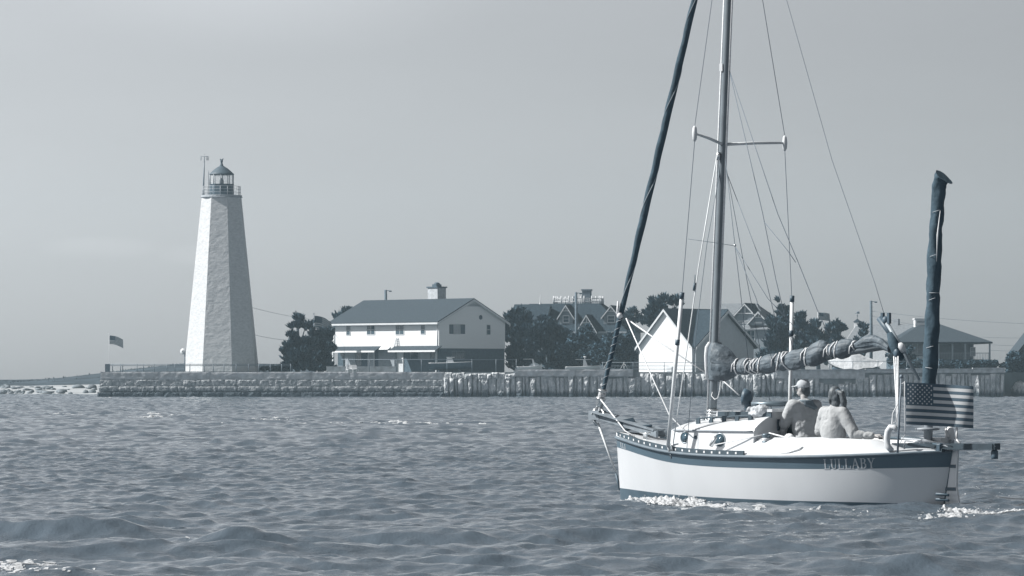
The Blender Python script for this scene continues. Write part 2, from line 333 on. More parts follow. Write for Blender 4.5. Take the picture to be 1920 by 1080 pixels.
# ------------------------------------------------------------------ land
QY = 493.4; GZ = 3.05                       # face of the sea wall, level of the yard behind it
XL, XR = at(187, QY), at(1884, QY)
def land():
    pts = [(XL + 0.4, QY + 0.6), (XR - 0.6, QY + 0.6), (XR + 0.3, 512), (72, 522), (120, 530), (420, 560), (420, 1100), (-70, 1100), (-56, 700), (XL + 0.6, 600)]
    mb = MB(); n = len(pts); mb.add([(x, y, GZ) for x, y in pts] + [(x, y, -1) for x, y in pts], [list(range(n))] + [(i, (i + 1) % n, n + (i + 1) % n, n + i) for i in range(n)])
    solo('ground', mb, lawnm, W0, 0, kind='structure')
land()
def beach():
    mb = MB(); P = []
    for i in range(50):
        Y = 575 + i * 6.5; row = []
        for j in range(150):
            X = -330 + j * 2.0
            t = Y - 592 - 3 * mnoise.noise((X * 0.02, 3, 0)) - max(0, -X - 80) * 0.12
            z = -0.6 + max(0, min(1, (t + 14) / 14)) * 0.6 + max(0, min(1, t / 30)) * 0.9
            hill = max(0, min(1, (t - 30) / 60)); hill = hill * hill * (3 - 2 * hill)
            top = 1.25 + 2.5 * max(0, min(1, (X + 82) / 26)) + 0.9 * mnoise.noise((X * 0.03, Y * 0.01, 5))
            z += hill * max(0.6, top) + 0.1 * mnoise.noise((X * 0.3, Y * 0.2, 1)) * (t > 0)
            row.append((X, Y, z))
        P.append(row)
    mb.grid(P); mb.m = [0 if (sum(mb.v[k][1] for k in f) / 4) < 642 + 4 * mnoise.noise((mb.v[f[0]][0] * 0.1, 0, 0)) else 1 for f in mb.f]
    solo('beach', mb, [sandm, scrubm], W0, 0, kind='structure')
    # scrub bushes on the dune, rocks along the tide line
    mb = MB()
    for k in range(2600):
        X = rnd.uniform(-200, -48); Y = rnd.uniform(655, 700)
        hill = max(0, min(1, (Y - 622) / 60)); top = 1.25 + 2.5 * max(0, min(1, (X + 82) / 26)) + 0.9 * mnoise.noise((X * 0.03, Y * 0.01, 5))
        z = 0.9 + hill * max(0.6, top); s_ = rnd.uniform(0.08, 0.22) * (1 + 0.6 * mnoise.noise((X * 0.1, Y * 0.1, 2)))
        a = rnd.uniform(0, 3.14); d = Vector((math.cos(a), math.sin(a), 0)) * s_
        mb.add([Vector((X, Y, z - 0.2)) - d, Vector((X, Y, z - 0.2)) + d, Vector((X + rnd.uniform(-.3, .3), Y, z + s_ * 1.3))], [(0, 1, 2)])
    solo('dune_scrub', mb, scrubm, W0, 0, 'low dark scrub covering the distant dune', None, None, 'stuff')
    mb = MB()
    for k in range(260):
        X = rnd.uniform(-150, -48) if k % 2 else rnd.uniform(-90, -62); Y = rnd.choice((rnd.uniform(596, 606), rnd.uniform(612, 636)))
        s_ = rnd.uniform(0.12, 0.45) if k % 9 else rnd.uniform(0.4, 0.6)
        z = max(0, min(1, (Y - 592) / 30)) * 0.9
        mb.ball((X, Y, z + s_ * 0.25), (s_ * rnd.uniform(1, 2.2), s_, s_ * rnd.uniform(0.5, 0.9)), 0, 7, 4, 0.22)
    solo('beach_rocks', mb, rockm, W0, 0, 'grey rubble rocks strewn along the pale beach', None, None, 'stuff')
beach()

# ------------------------------------------------------------------ sea wall
def seawall():
    fr = Frame(XL, QY, 0); t = thing('seawall', fr, 0, 'long grey stone sea wall along the water in front of the lighthouse and houses', 'sea wall')
    mpp = QY / F; xp = lambda px: (px - 187) * mpp; zp = lambda py: zat(py, QY)
    rn = random.Random(3)
    def block(mb, x0, x1, z0, z1, rough, nx, nz, dep, off=0.0, round_=0.05, lean=0.0, tilt=0.0, bulge=0.0):
        P = []; sx_, sz_ = rn.random() * 50, rn.random() * 50
        for j in range(nz + 1):
            row = []; v = j / nz
            for i in range(nx + 1):
                uu = i / nx; e = min(uu, 1 - uu, v * 2, (1 - v)) ; e = min(1, e / 0.12)
                x = x0 + (x1 - x0) * uu + lean * (v - 0.5); z = z0 + (z1 - z0) * v
                n_ = mnoise.fractal((x * 1.5 + sx_, z * 1.5 + sz_, 0), 0.9, 2.0, 4) * rough
                row.append((x, -off - n_ - round_ * e + round_ - tilt * (uu - .5) - bulge * 4 * uu * (1 - uu) * (.4 + .6 * v), z))
            P.append(row)
        mb.grid(P, 0, False)
        bx = [P[0][0], P[0][-1], P[-1][-1], P[-1][0]]      # returns into the wall
        for edge in ([p for p in P[0]], [r[-1] for r in P], list(reversed(P[-1])), [r[0] for r in reversed(P)]):
            vs = edge + [(p[0], 0.6, p[2]) for p in edge]; k = len(edge)
            mb.add(vs, [(i, k + i, k + i + 1, i + 1) for i in range(k - 1)])
    # dressed blocks, left part
    courses = [(745.5, 735, 1.4, 2.9, 0.28), (734.6, 724.2, 1.5, 3.6, 0.12), (723.8, 711.6, 1.3, 3.0, 0.03)]
    mb = MB()
    for zb, zt, a, b, off in courses:
        x = xp(187) - off; end = xp(832)
        while x < end:
            x1 = min(x + rn.uniform(a, b), end + rn.uniform(0, .3))
            if end - x1 < 0.5: x1 = end
            block(mb, x + 0.025, x1 - 0.025, zp(zb) - (0.5 if zb > 745 else 0), zp(zt) - 0.015 - rn.uniform(0, .03), 0.065, 12, 7, 0, off + rn.uniform(-0.03, 0.05), 0.045); x = x1
    mb.box(xp(187) + .05, xp(832), .05, .55, -.5, zp(711)); mb.build('block_courses', granite, t)
    mb = MB(); P = []
    x = xp(187) + .1
    while x < xp(832):
        x1 = x + rn.uniform(4, 7); block(mb, x, min(x1 - 0.02, xp(833)), zp(711.2), zp(697.2) + rn.uniform(-.03, .03), 0.035, 14, 6, 0, rn.uniform(-.02, .03), 0.03); x = x1
    mb.build('concrete_cap', concrete, t)
    # upright rough slabs, right part
    mb = MB(); x = xp(832)
    while x < xp(1878):
        wd = rn.choice((rn.uniform(.35, .7), rn.uniform(0.5, 1.1))); px = 187 + x / mpp
        top = 708 if px < 965 else 706 if px < 1195 else 701 if px < 1450 else 708
        if 1528 < px < 1605: top = rn.uniform(716, 722)
        if px > 1625: top = 702
        top += rn.uniform(-2, 4); gap = rn.uniform(-0.03, 0.05)
        block(mb, x + gap, x + wd - gap, -0.5, zp(top), 0.14, max(5, int(wd * 7)), 14, 0, rn.uniform(-0.12, 0.22), 0.16, rn.uniform(-.16, .16), (.22 if px > 1440 else .12) * wd * rn.uniform(.2, 1.6), .15 * wd * rn.uniform(.3, 1.3)); x += wd
    mb.build('slab_facing', slabstone, t)
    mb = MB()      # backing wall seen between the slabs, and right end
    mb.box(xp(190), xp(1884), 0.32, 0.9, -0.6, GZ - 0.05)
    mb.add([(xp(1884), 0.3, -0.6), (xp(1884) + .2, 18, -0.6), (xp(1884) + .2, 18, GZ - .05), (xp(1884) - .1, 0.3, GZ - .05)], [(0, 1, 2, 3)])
    mb.build('wall_core', mat('dark backing stone', (.24, .27, .29), .9, .3, 1), t)
    mb = MB()
    x = xp(832)
    while x < xp(960):       # rubble top
        wd = rn.uniform(.4, 1.2); block(mb, x, x + wd, zp(711), zp(rn.uniform(698, 702)), 0.16, 6, 5, 0, rn.uniform(-.1, .2), .15); x += wd
    mb.build('rubble_course', slabstone, t)
    mb = MB()
    for a, b in ((965, 1079), (1079.4, 1187)): block(mb, xp(a), xp(b), zp(706), zp(692.3), 0.02, 30, 5, 0, 0.22, 0.03); mb.box(xp(a), xp(b), -0.2, 0.5, zp(692.3) - .25, zp(692.3))
    mb.build('concrete_curb', concrete, t); mb = MB()
    for a, b, tp in ((1450, 1500, 694), (1500.4, 1622, 694), (1622.4, 1700, 693), (1700.4, 1740, 692), (1740.4, 1823, 692.6), (1823.4, 1884, 691)):
        block(mb, xp(a), xp(b), zp(710 if b < 1640 else 699), zp(tp), 0.04, 30, 6, 0, 0.05, 0.04); mb.box(xp(a), xp(b), -0.25, 0.5, zp(tp), zp(tp) + 0.09)
    mb.build('coping', concrete, t)
seawall()

# ------------------------------------------------------------------ lighthouse
def lighthouse():
    Y = 505.0; X = at(415.5, Y); fr = Frame(X, Y); mp = Y / F; z = lambda py: zat(py, Y)
    t = thing('lighthouse', fr, GZ, 'tall white octagonal lighthouse with a dark domed lantern near the sea wall end', 'lighthouse')
    r0, r1 = 139 * mp / 2 / 0.955, 74 * mp / 2 / 0.955; ph = R(-90 - 3 + 22.5)
    mb = MB(); NZ = 90; prev = None; P = []
    for i in range(NZ + 1):
        v = i / NZ; r = r0 + (r1 - r0) * v; zz = GZ + (z(371) - GZ) * v; ring = []
        for k in range(8):
            a0 = ph + k * math.pi / 4; a1 = a0 + math.pi / 4
            p0 = Vector((math.cos(a0), math.sin(a0), 0)) * r; p1 = Vector((math.cos(a1), math.sin(a1), 0)) * r
            nn = (p0 + p1).normalized()
            for j in range(12):
                q = p0.lerp(p1, j / 12); n_ = 0.018 * mnoise.fractal((q.x * 1.1 + k, q.y * 1.1, zz * 1.7), 0.8, 2, 3) * (j > 0)
                ring.append(Vector((q.x, q.y, zz)) + nn * n_)
        P.append(ring + [ring[0]])
    mb.grid(P, 0, False); mb.build('tower', towerm, t)
    mb = MB(); mb.lathe((0, 0, 0), [(r1 * .98, z(371)), (r1 * 1.03, z(370)), (38.5 * mp, z(369.5)), (38.5 * mp, z(366.5)), (36 * mp, z(366.2))], 32, 0, False); mb.build('gallery_deck', mat('gallery slate', (0.34, 0.37, 0.40), .7), t)
    mb = MB(); mb.lathe((0, 0, 0), [(23 * mp, z(367)), (23 * mp, z(346.4)), (23.6 * mp, z(346.2)), (23.6 * mp, z(345.4))], 12, 0, False); mb.build('lantern_base', mat('lantern dark paint', (0.06, 0.095, 0.125), .5), t)
    mb = MB(); mb.lathe((0, 0, 0), [(22.2 * mp, z(345.6)), (22.2 * mp, z(327.5))], 12, 0, False); mb.build('lantern_glass', glassm, t, clean=False)
    for k in range(10):
        mb = MB(); a = 2 * math.pi * k / 10 + .3; x, y = math.cos(a) * 22.6 * mp, math.sin(a) * 22.6 * mp
        mb.tube([(x, y, z(345.6)), (x, y, z(327))], 0.055, 6)
        mb.build('lantern_mullion', mat('lantern mullion paint', .28, .5), t)
    mb = MB(); mb.lathe((0, 0, 0), [(0.2, z(346)), (4 * mp, z(345)), (4.3 * mp, z(340)), (3 * mp, z(336)), (0.05, z(334))], 14); mb.build('lens', mat('lens glass', (.16, .2, .23), .2, spec=.6), t)
    mb = MB(); mb.lathe((0, 0, 0), [(23 * mp, z(328)), (23.6 * mp, z(327.4)), (23.4 * mp, z(326.3)), (20 * mp, z(323.4)), (16 * mp, z(319.6)), (11 * mp, z(315.6)), (6.5 * mp, z(312.8)), (4 * mp, z(311.2)), (3.3 * mp, z(310.4))], 24); mb.build('dome', mat('dome dark metal', (0.065, 0.095, 0.12), .6), t)
    mb = MB(); mb.lathe((0, 0, 0), [(2.6 * mp, z(311)), (3.4 * mp, z(309.5)), (2.2 * mp, z(308)), (1.9 * mp, z(304)), (2.8 * mp, z(302)), (2.0 * mp, z(300.5)), (0.8 * mp, z(300))], 14)
    mb.tube([(0, 0, z(300.6)), (2 * mp, 0, z(299)), (3.2 * mp, 0, z(297))], [.1, .09, .04], 6); mb.tube([(0, 0, z(300.6)), (-2 * mp, 0, z(299.3)), (-3 * mp, 0, z(297.6))], [.1, .09, .04], 6)
    mb.build('vent_finial', black, t)
    mb = MB(); rr = 35.4 * mp
    for h in (361, 355, 349.6): mb.tube([(math.cos(a) * rr, math.sin(a) * rr, z(h)) for a in np.linspace(0, 2 * math.pi, 33)], 0.022, 5)
    for k in range(16): a = 2 * math.pi * k / 16; mb.tube([(math.cos(a) * rr, math.sin(a) * rr, z(366.4)), (math.cos(a) * rr, math.sin(a) * rr, z(349.6))], 0.035, 5)
    mb.build('gallery_railing', mat('gallery rail paint', .45, .5), t)
    mb = MB(); x = (381.5 - 415.5) * mp; mb.tube([(x, -.3, z(366)), (x + .06, -.3, z(335)), (x + .15, -.3, z(293))], [.11, .09, .05], 7)
    mb.tube([(x - .3, -.3, z(293.5)), (x + .62, -.3, z(293.5))], .03, 5)
    for q in (-.28, .15, .45, .6): mb.tube([(x + q, -.3, z(301 if q != .15 else 291)), (x + q, -.3, z(289 if q == .15 else 293.5))], .05 if q != .15 else .02, 5)
    mb.build('antenna_mast', metalrail, t)
    mb = MB(); x = (390.5 - 415.5) * mp; mb.tube([(x, .5, z(366)), (x, .5, z(322)), (x, .5, z(319))], [.04, .03, .02], 6); mb.build('whip_antenna', metalrail, t)
lighthouse()

# ------------------------------------------------------------------ buildings
def window(parent, fr_axis, c, a0, a1, z0, z1, out, frame=white, glass=darkglass, panes=(2, 2), fw=0.07, name='window'):
    """a window on the local plane axis=c spanning a0..a1, z0..z1; out = +-1 outward"""
    def bx(mb, p0, p1, q0, q1, d0, d1):
        lo, hi = sorted((c + out * d0, c + out * d1))
        mb.box(p0, p1, lo, hi, q0, q1) if fr_axis == 'y' else mb.box(lo, hi, p0, p1, q0, q1)
    g = MB(); bx(g, a0, a1, z0, z1, -0.04, 0.015); win = g.build(name, glass, parent)
    m = MB()
    for p0, p1, q0, q1 in ((a0 - fw, a0, z0 - fw, z1 + fw), (a1, a1 + fw, z0 - fw, z1 + fw), (a0, a1, z1, z1 + fw), (a0, a1, z0 - fw, z0)): bx(m, p0, p1, q0, q1, -.03, .05)
    for i in range(1, panes[0]): p = a0 + (a1 - a0) * i / panes[0]; bx(m, p - .025, p + .025, z0, z1, -.02, .035)
    for i in range(1, panes[1]): q = z0 + (z1 - z0) * i / panes[1]; bx(m, a0, a1, q - .025, q + .025, -.02, .033)
    m.build('frame', frame, win); return win
def gable_roof(mb, x0, x1, y0, y1, ze, zr, oh=0.45, og=0.35, th=0.18, along='x'):
    """two roof slabs; ridge along x (or y)"""
    if along == 'x': a0, a1, b0, b1 = x0 - og, x1 + og, y0, y1
    else: a0, a1, b0, b1 = y0 - og, y1 + og, x0, x1
    mid = (b0 + b1) / 2; k = (zr - ze) / (mid - b0)
    pt = (lambda a, b, z: (a, b, z)) if along == 'x' else (lambda a, b, z: (b, a, z))
    for s in (-1, 1):
        e = b0 - oh if s < 0 else b1 + oh; zz = ze - oh * k
        mb.prism([pt(a0, e, zz), pt(a0, mid, zr), pt(a0, mid, zr + th), pt(a0, e, zz + th)], Vector(pt(a1, 0, 0)) - Vector(pt(a0, 0, 0)))
def keepers_house():
    fr = Frame(at(823, 512), 512, -45); t = thing('keepers_house', fr, GZ, 'two storey white keepers house with grey gable roof beside the lighthouse', 'house')
    L = -fr.hit(622.5, 600, 'y', 0).x; Wd = fr.hit(947, 600, 'x', 0).y
    zb = fr.hit(823, 653, 'y', 0).z; ze = fr.hit(823, 602, 'y', 0).z; zr = fr.hit(886, 562, 'x', 0).z
    mid = Wd / 2
    mb = MB(); poly = [(0, 0, zb), (0, Wd, zb), (0, Wd, ze), (0, mid, zr), (0, 0, ze)]
    mb.prism(poly, (-L, 0, 0)); mb.build('upper_wall', mat('white clapboard', .80, .6, .03, 2, .012, 1.2, vec=(.3, .3, 9)), t)
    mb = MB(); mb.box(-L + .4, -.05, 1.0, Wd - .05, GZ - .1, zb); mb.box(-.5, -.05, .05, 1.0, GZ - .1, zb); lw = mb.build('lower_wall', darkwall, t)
    mb = MB(); gable_roof(mb, -L, 0, 0, Wd, ze + .02, zr + .02, .55, .35); rf = mb.build('roof', shingle, t)
    mb = MB()      # white rake and gutter boards
    k = (zr - ze) / mid
    mb.box(-L - .35, .35, -.62, -.50, ze - .55 * k - .14, ze - .55 * k + .08)
    for s in (-1, 1):
        e = -.55 if s < 0 else Wd + .55
        mb.prism([(.36, e, ze - .55 * k - .2), (.36, mid, zr - .2), (.36, mid, zr + .08), (.36, e, ze - .55 * k + .08)], (.05, 0, 0))
    mb.build('roof_trim', offwhite, rf)
    # chimney on the ridge side
    q = fr.hit(818, 566, 'y', mid + 1.2); zc = fr.hit(818, 536, 'y', mid + 1.2).z
    mb = MB(); mb.box(q.x - .95, q.x + .85, mid + .6, mid + 2.1, ze + 1, zc - .25); ch = mb.build('chimney', mat('painted chimney brick', (.42, .45, .48), .8, .2, 3), rf)
    mb = MB(); mb.box(q.x - 1.08, q.x + .98, mid + .47, mid + 2.23, zc - .25, zc - .1); mb.box(q.x - .45, q.x + .35, mid + .9, mid + 1.8, zc - .1, zc + .2); mb.ball((q.x - .05, mid + 1.35, zc + .25), (.42, .42, .22)); mb.build('chimney_cap', black, ch)
    # upper front windows
    for px0, px1, py0, py1, pn in ((650, 656.5, 610, 628, (1, 2)), (688.5, 702.5, 610, 627, (2, 2)), (742.5, 757, 610, 627, (2, 2)), (789.5, 797, 609, 626, (1, 2))):
        a = fr.hit(px0, py1, 'y', 0); b = fr.hit(px1, py0, 'y', 0); window(t, 'y', 0, a.x, b.x, a.z, b.z, -1, offwhite, panes=pn)
    # gable windows
    a = fr.hit(851, 626, 'x', 0); b = fr.hit(862, 608.5, 'x', 0); window(t, 'x', 0, a.y, b.y, a.z, b.z, 1, offwhite, mat('curtained glass', (.3, .33, .36), .3), (3, 1))
    for p0, p1 in ((842.5, 850), (863, 871.5)):
        c0 = fr.hit(p0, 626, 'x', 0); c1 = fr.hit(p1, 608.5, 'x', 0); m = MB(); m.box(.002, .05, c0.y, c1.y, c0.z, c1.z)
        for i in range(9): zz = c0.z + (c1.z - c0.z) * (i + .5) / 9; m.box(.05, .07, c0.y + .05, c1.y - .05, zz - .04, zz + .03)
        m.build('shutter', black, t)
    a = fr.hit(912.5, 627, 'x', 0); b = fr.hit(919, 609.5, 'x', 0); window(t, 'x', 0, a.y, b.y, a.z, b.z, 1, offwhite, panes=(1, 2))
    v = fr.hit(901, 595, 'x', 0); m = MB(); m.lathe((0.01, v.y, v.z), [(.30, 0), (.30, .05), (.2, .07)], 8, axis=Vector((1, 0, 0))); m.build('gable_vent', black, t)
    a = fr.hit(872, 574.5, 'x', 0); b = fr.hit(903, 574.5, 'x', 0); m = MB(); m.prism([(.004, a.y, a.z), (.004, b.y, b.z), (.004, mid, zr - .45)], (.04, 0, 0)); m.build('gable_louvre', mat('shade louvre', (.36, .39, .42), .7), t)
    # ground floor porch: pent roofs, posts, windows, doors
    for p0, p1 in ((619, 702), (728, 816)):
        a = fr.hit(p0, 655, 'y', -1.15); b = fr.hit(p1, 655, 'y', -1.15); m = MB()
        m.prism([(a.x, -1.15, zb - .30), (a.x, -.02, zb + .32), (a.x, -.02, zb + .2), (a.x, -1.15, zb - .42)], (b.x - a.x, 0, 0)); pr = m.build('porch_roof', shingle, t)
        m = MB(); m.box(a.x - .02, b.x + .02, -1.22, -1.155, zb - .46, zb - .24); m.build('fascia', white, pr)
    a = fr.hit(704, 653, 'y', -.1); b = fr.hit(731, 653, 'y', -.1)
    m = MB(); m.prism([(a.x, -.02, zb), (a.x, -.02, zb + .28), (a.x, -.5, zb - .1)], (b.x - a.x, 0, 0)); m.build('door_canopy', white, t)
    for px in (624.5, 818): p = fr.hit(px, 690, 'y', -.05); m = MB(); m.box(p.x - .1, p.x + .1, -.12, .08, GZ, zb); m.build('corner_post', offwhite, t)
    for px0, px1, py0, py1, gl in ((634, 644, 659, 686, darkglass), (647, 666, 659, 687, greywall), (668, 677, 659, 687, darkglass), (770, 784, 658, 673, darkglass), (786, 806, 658, 673, greywall), (807, 815, 658, 672, darkglass)):
        a = fr.hit(px0, py1, 'y', 1.0); b = fr.hit(px1, py0, 'y', 1.0); window(t, 'y', 1.0, a.x, b.x, a.z, b.z, -1, mat('porch trim', .25, .6), gl, (1, 1), .06, 'porch_window')
    for px0, px1 in ((692, 701.5), (746.5, 755.5)):
        a = fr.hit(px0, 688, 'y', 1.0); b = fr.hit(px1, 660, 'y', 1.0); m = MB(); m.box(a.x, b.x, .93, 1.0, GZ, b.z); d = m.build('door', greywall if px0 < 700 else offwhite, t)
        m = MB()
        for u0, u1 in ((a.x - .15, a.x), (b.x, b.x + .15)): m.box(u0, u1, .9, 1.0, GZ, b.z + .15)
        m.box(a.x, b.x, .9, 1.0, b.z, b.z + .15); m.build('door_frame', offwhite, d)
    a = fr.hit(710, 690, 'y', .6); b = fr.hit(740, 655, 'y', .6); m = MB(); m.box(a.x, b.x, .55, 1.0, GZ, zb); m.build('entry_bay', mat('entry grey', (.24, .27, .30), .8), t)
    a = fr.hit(848, 672, 'x', 0); b = fr.hit(871, 659, 'x', 0); window(t, 'x', -.05, a.y, b.y, a.z, b.z, 1, mat('dim trim', .16, .6), darkglass, (3, 1), .05, 'porch_window')
    # wall ladder hung on the front
    a = fr.hit(741.5, 651, 'y', -.08); b = fr.hit(747.5, 634, 'y', -.08); m = MB()
    for xx in (a.x, b.x): m.tube([(xx, -.3 if xx == a.x else -.25, a.z), ((a.x + b.x) / 2 + (xx - (a.x + b.x) / 2) * .6, -.05, b.z)], .035, 5)
    for i in range(6): q = (i + .5) / 6; m.tube([(a.x + .06 + .05 * q, -.26 + .2 * q, a.z + (b.z - a.z) * q), (b.x - .06 - .05 * q, -.26 + .2 * q, a.z + (b.z - a.z) * q)], .025, 5)
    m.build('wall_ladder', greywall, t)
    for px in (627, 820):
        m = MB(); p = fr.hit(px, 640, 'y', -.06); m.tube([(p.x, -.06, zb + .1), (p.x, -.06, ze - .2)], .05, 6); m.build('downspout', offwhite, t)
keepers_house()

def cross_gable_boathouse():
    fr = Frame(at(1297.5, 503), 503, -45); t = thing('boathouse', fr, GZ, 'steep cross gabled white boathouse with dark roof behind the sea wall', 'boathouse')
    Wg = -fr.hit(1198, 660, 'y', 0).x; Ls = fr.hit(1412, 660, 'x', 0).y
    ze = fr.hit(1297, 648, 'y', 0).z; zr = fr.hit(1246, 581, 'y', 0).z; zr2 = zr - .1
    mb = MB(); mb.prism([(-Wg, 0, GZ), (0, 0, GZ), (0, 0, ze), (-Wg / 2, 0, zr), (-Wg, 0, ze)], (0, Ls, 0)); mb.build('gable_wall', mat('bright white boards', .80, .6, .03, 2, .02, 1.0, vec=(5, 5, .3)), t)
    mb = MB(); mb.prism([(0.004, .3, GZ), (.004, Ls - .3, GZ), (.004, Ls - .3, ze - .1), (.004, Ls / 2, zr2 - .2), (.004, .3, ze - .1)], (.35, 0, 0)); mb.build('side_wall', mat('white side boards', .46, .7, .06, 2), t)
    mb = MB(); gable_roof(mb, -Wg, 0, 0, Ls, ze, zr, .35, .32, .2, 'y'); rf = mb.build('roof', darkshingle, t)
    mb = MB(); mid = Ls / 2; k = (zr2 - ze) / (mid - .1)
    for s in (-1, 1):
        e = mid + s * (Ls / 2 + .25); zz = ze - .25 * k
        mb.prism([(-Wg / 2, mid, zr2), (.9, mid, zr2), (.9, mid, zr2 + .2), (-Wg / 2, mid, zr2 + .2)], (0, 0.001 * s, 0))
        mb.add([(-Wg / 2, mid, zr2 + .12), (.9, mid, zr2 + .12), (.9, e, zz + .12), (-.2, e, zz + .12), (-Wg / 2, mid, zr2 - .08), (.9, mid, zr2 - .08), (.9, e, zz - .08), (-.2, e, zz - .08)],
               [(0, 1, 2, 3), (7, 6, 5, 4), (1, 5, 6, 2), (2, 6, 7, 3), (0, 3, 7, 4)])
    mb.build('cross_roof', darkshingle, rf)
    mb = MB()
    for s in (-1, 1):       # white rake boards
        kk = (zr - ze) / (Wg / 2); e = -Wg / 2 + s * (Wg / 2 + .36); zz = ze - .36 * kk
        mb.prism([(e, -.33, zz - .22), (-Wg / 2, -.33, zr - .22), (-Wg / 2, -.33, zr + .1), (e, -.33, zz + .1)], (0, -.06, 0))
        e = mid + s * (Ls / 2 + .25); zz = ze - .25 * k
        mb.prism([(.91, e, zz - .3), (.91, mid, zr2 - .3), (.91, mid, zr2), (.91, e, zz)], (.06, 0, 0))
    mb.build('rake_board', offwhite, rf)
    # arched door on the side gable wall
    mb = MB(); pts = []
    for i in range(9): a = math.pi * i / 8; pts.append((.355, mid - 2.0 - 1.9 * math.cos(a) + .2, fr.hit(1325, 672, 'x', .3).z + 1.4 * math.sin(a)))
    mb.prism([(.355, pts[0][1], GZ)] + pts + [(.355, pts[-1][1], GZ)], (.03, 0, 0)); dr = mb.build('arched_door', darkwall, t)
    mb = MB()
    for i in range(5): y = pts[0][1] + (pts[-1][1] - pts[0][1]) * (i + .5) / 5; mb.box(.386, .42, y - .05, y + .05, GZ, GZ + 2.2)
    mb.tube([(.40, p[1], p[2]) for p in pts], .08, 5); mb.build('door_trim', greywall, dr)
    a = fr.hit(1253, 694, 'y', -.02); mb = MB(); mb.box(a.x, a.x + .9, -.35, -.02, GZ, GZ + .7); mb.box(a.x + .05, a.x + .85, -.38, -.35, GZ + .1, GZ + .6); mb.build('heat_pump', offwhite, t)
cross_gable_boathouse()

def dormer(parent, x, y, w, zb, ze, za, dep, wallm, roofm, trim=offwhite, win=True):
    """gabled dormer facing -y, front plane at y"""
    m = MB(); m.prism([(x - w / 2, y, zb), (x + w / 2, y, zb), (x + w / 2, y, ze), (x, y, za), (x - w / 2, y, ze)], (0, dep, 0)); d = m.build('dormer', wallm, parent)
    m = MB(); k = (za - ze) / (w / 2); o = .3
    for s in (-1, 1):
        e = x + s * (w / 2 + o); zz = ze - o * k
        m.prism([(e, y - .35, zz), (x, y - .35, za), (x, y - .35, za + .14), (e, y - .35, zz + .14)], (0, dep + .3, 0))
    m.build('dormer_roof', roofm, d)
    m = MB()
    for s in (-1, 1):
        e = x + s * (w / 2 + o); zz = ze - o * k
        m.prism([(e, y - .36, zz - .16), (x, y - .36, za - .16), (x, y - .36, za + .05), (e, y - .36, zz + .05)], (0, -.06, 0))
    m.box(x - w * .28, x + w * .28, y - .2, y - .1, ze + (za - ze) * .42, ze + (za - ze) * .42 + .12); m.box(x - .06, x + .06, y - .2, y - .1, ze + (za - ze) * .45, za - .1); m.build('dormer_trim', trim, d)
    if win: window(d, 'y', y, x - w * .2, x + w * .2, zb + .35, ze - .05, -1, offwhite, panes=(1, 2), fw=.09)
    return d
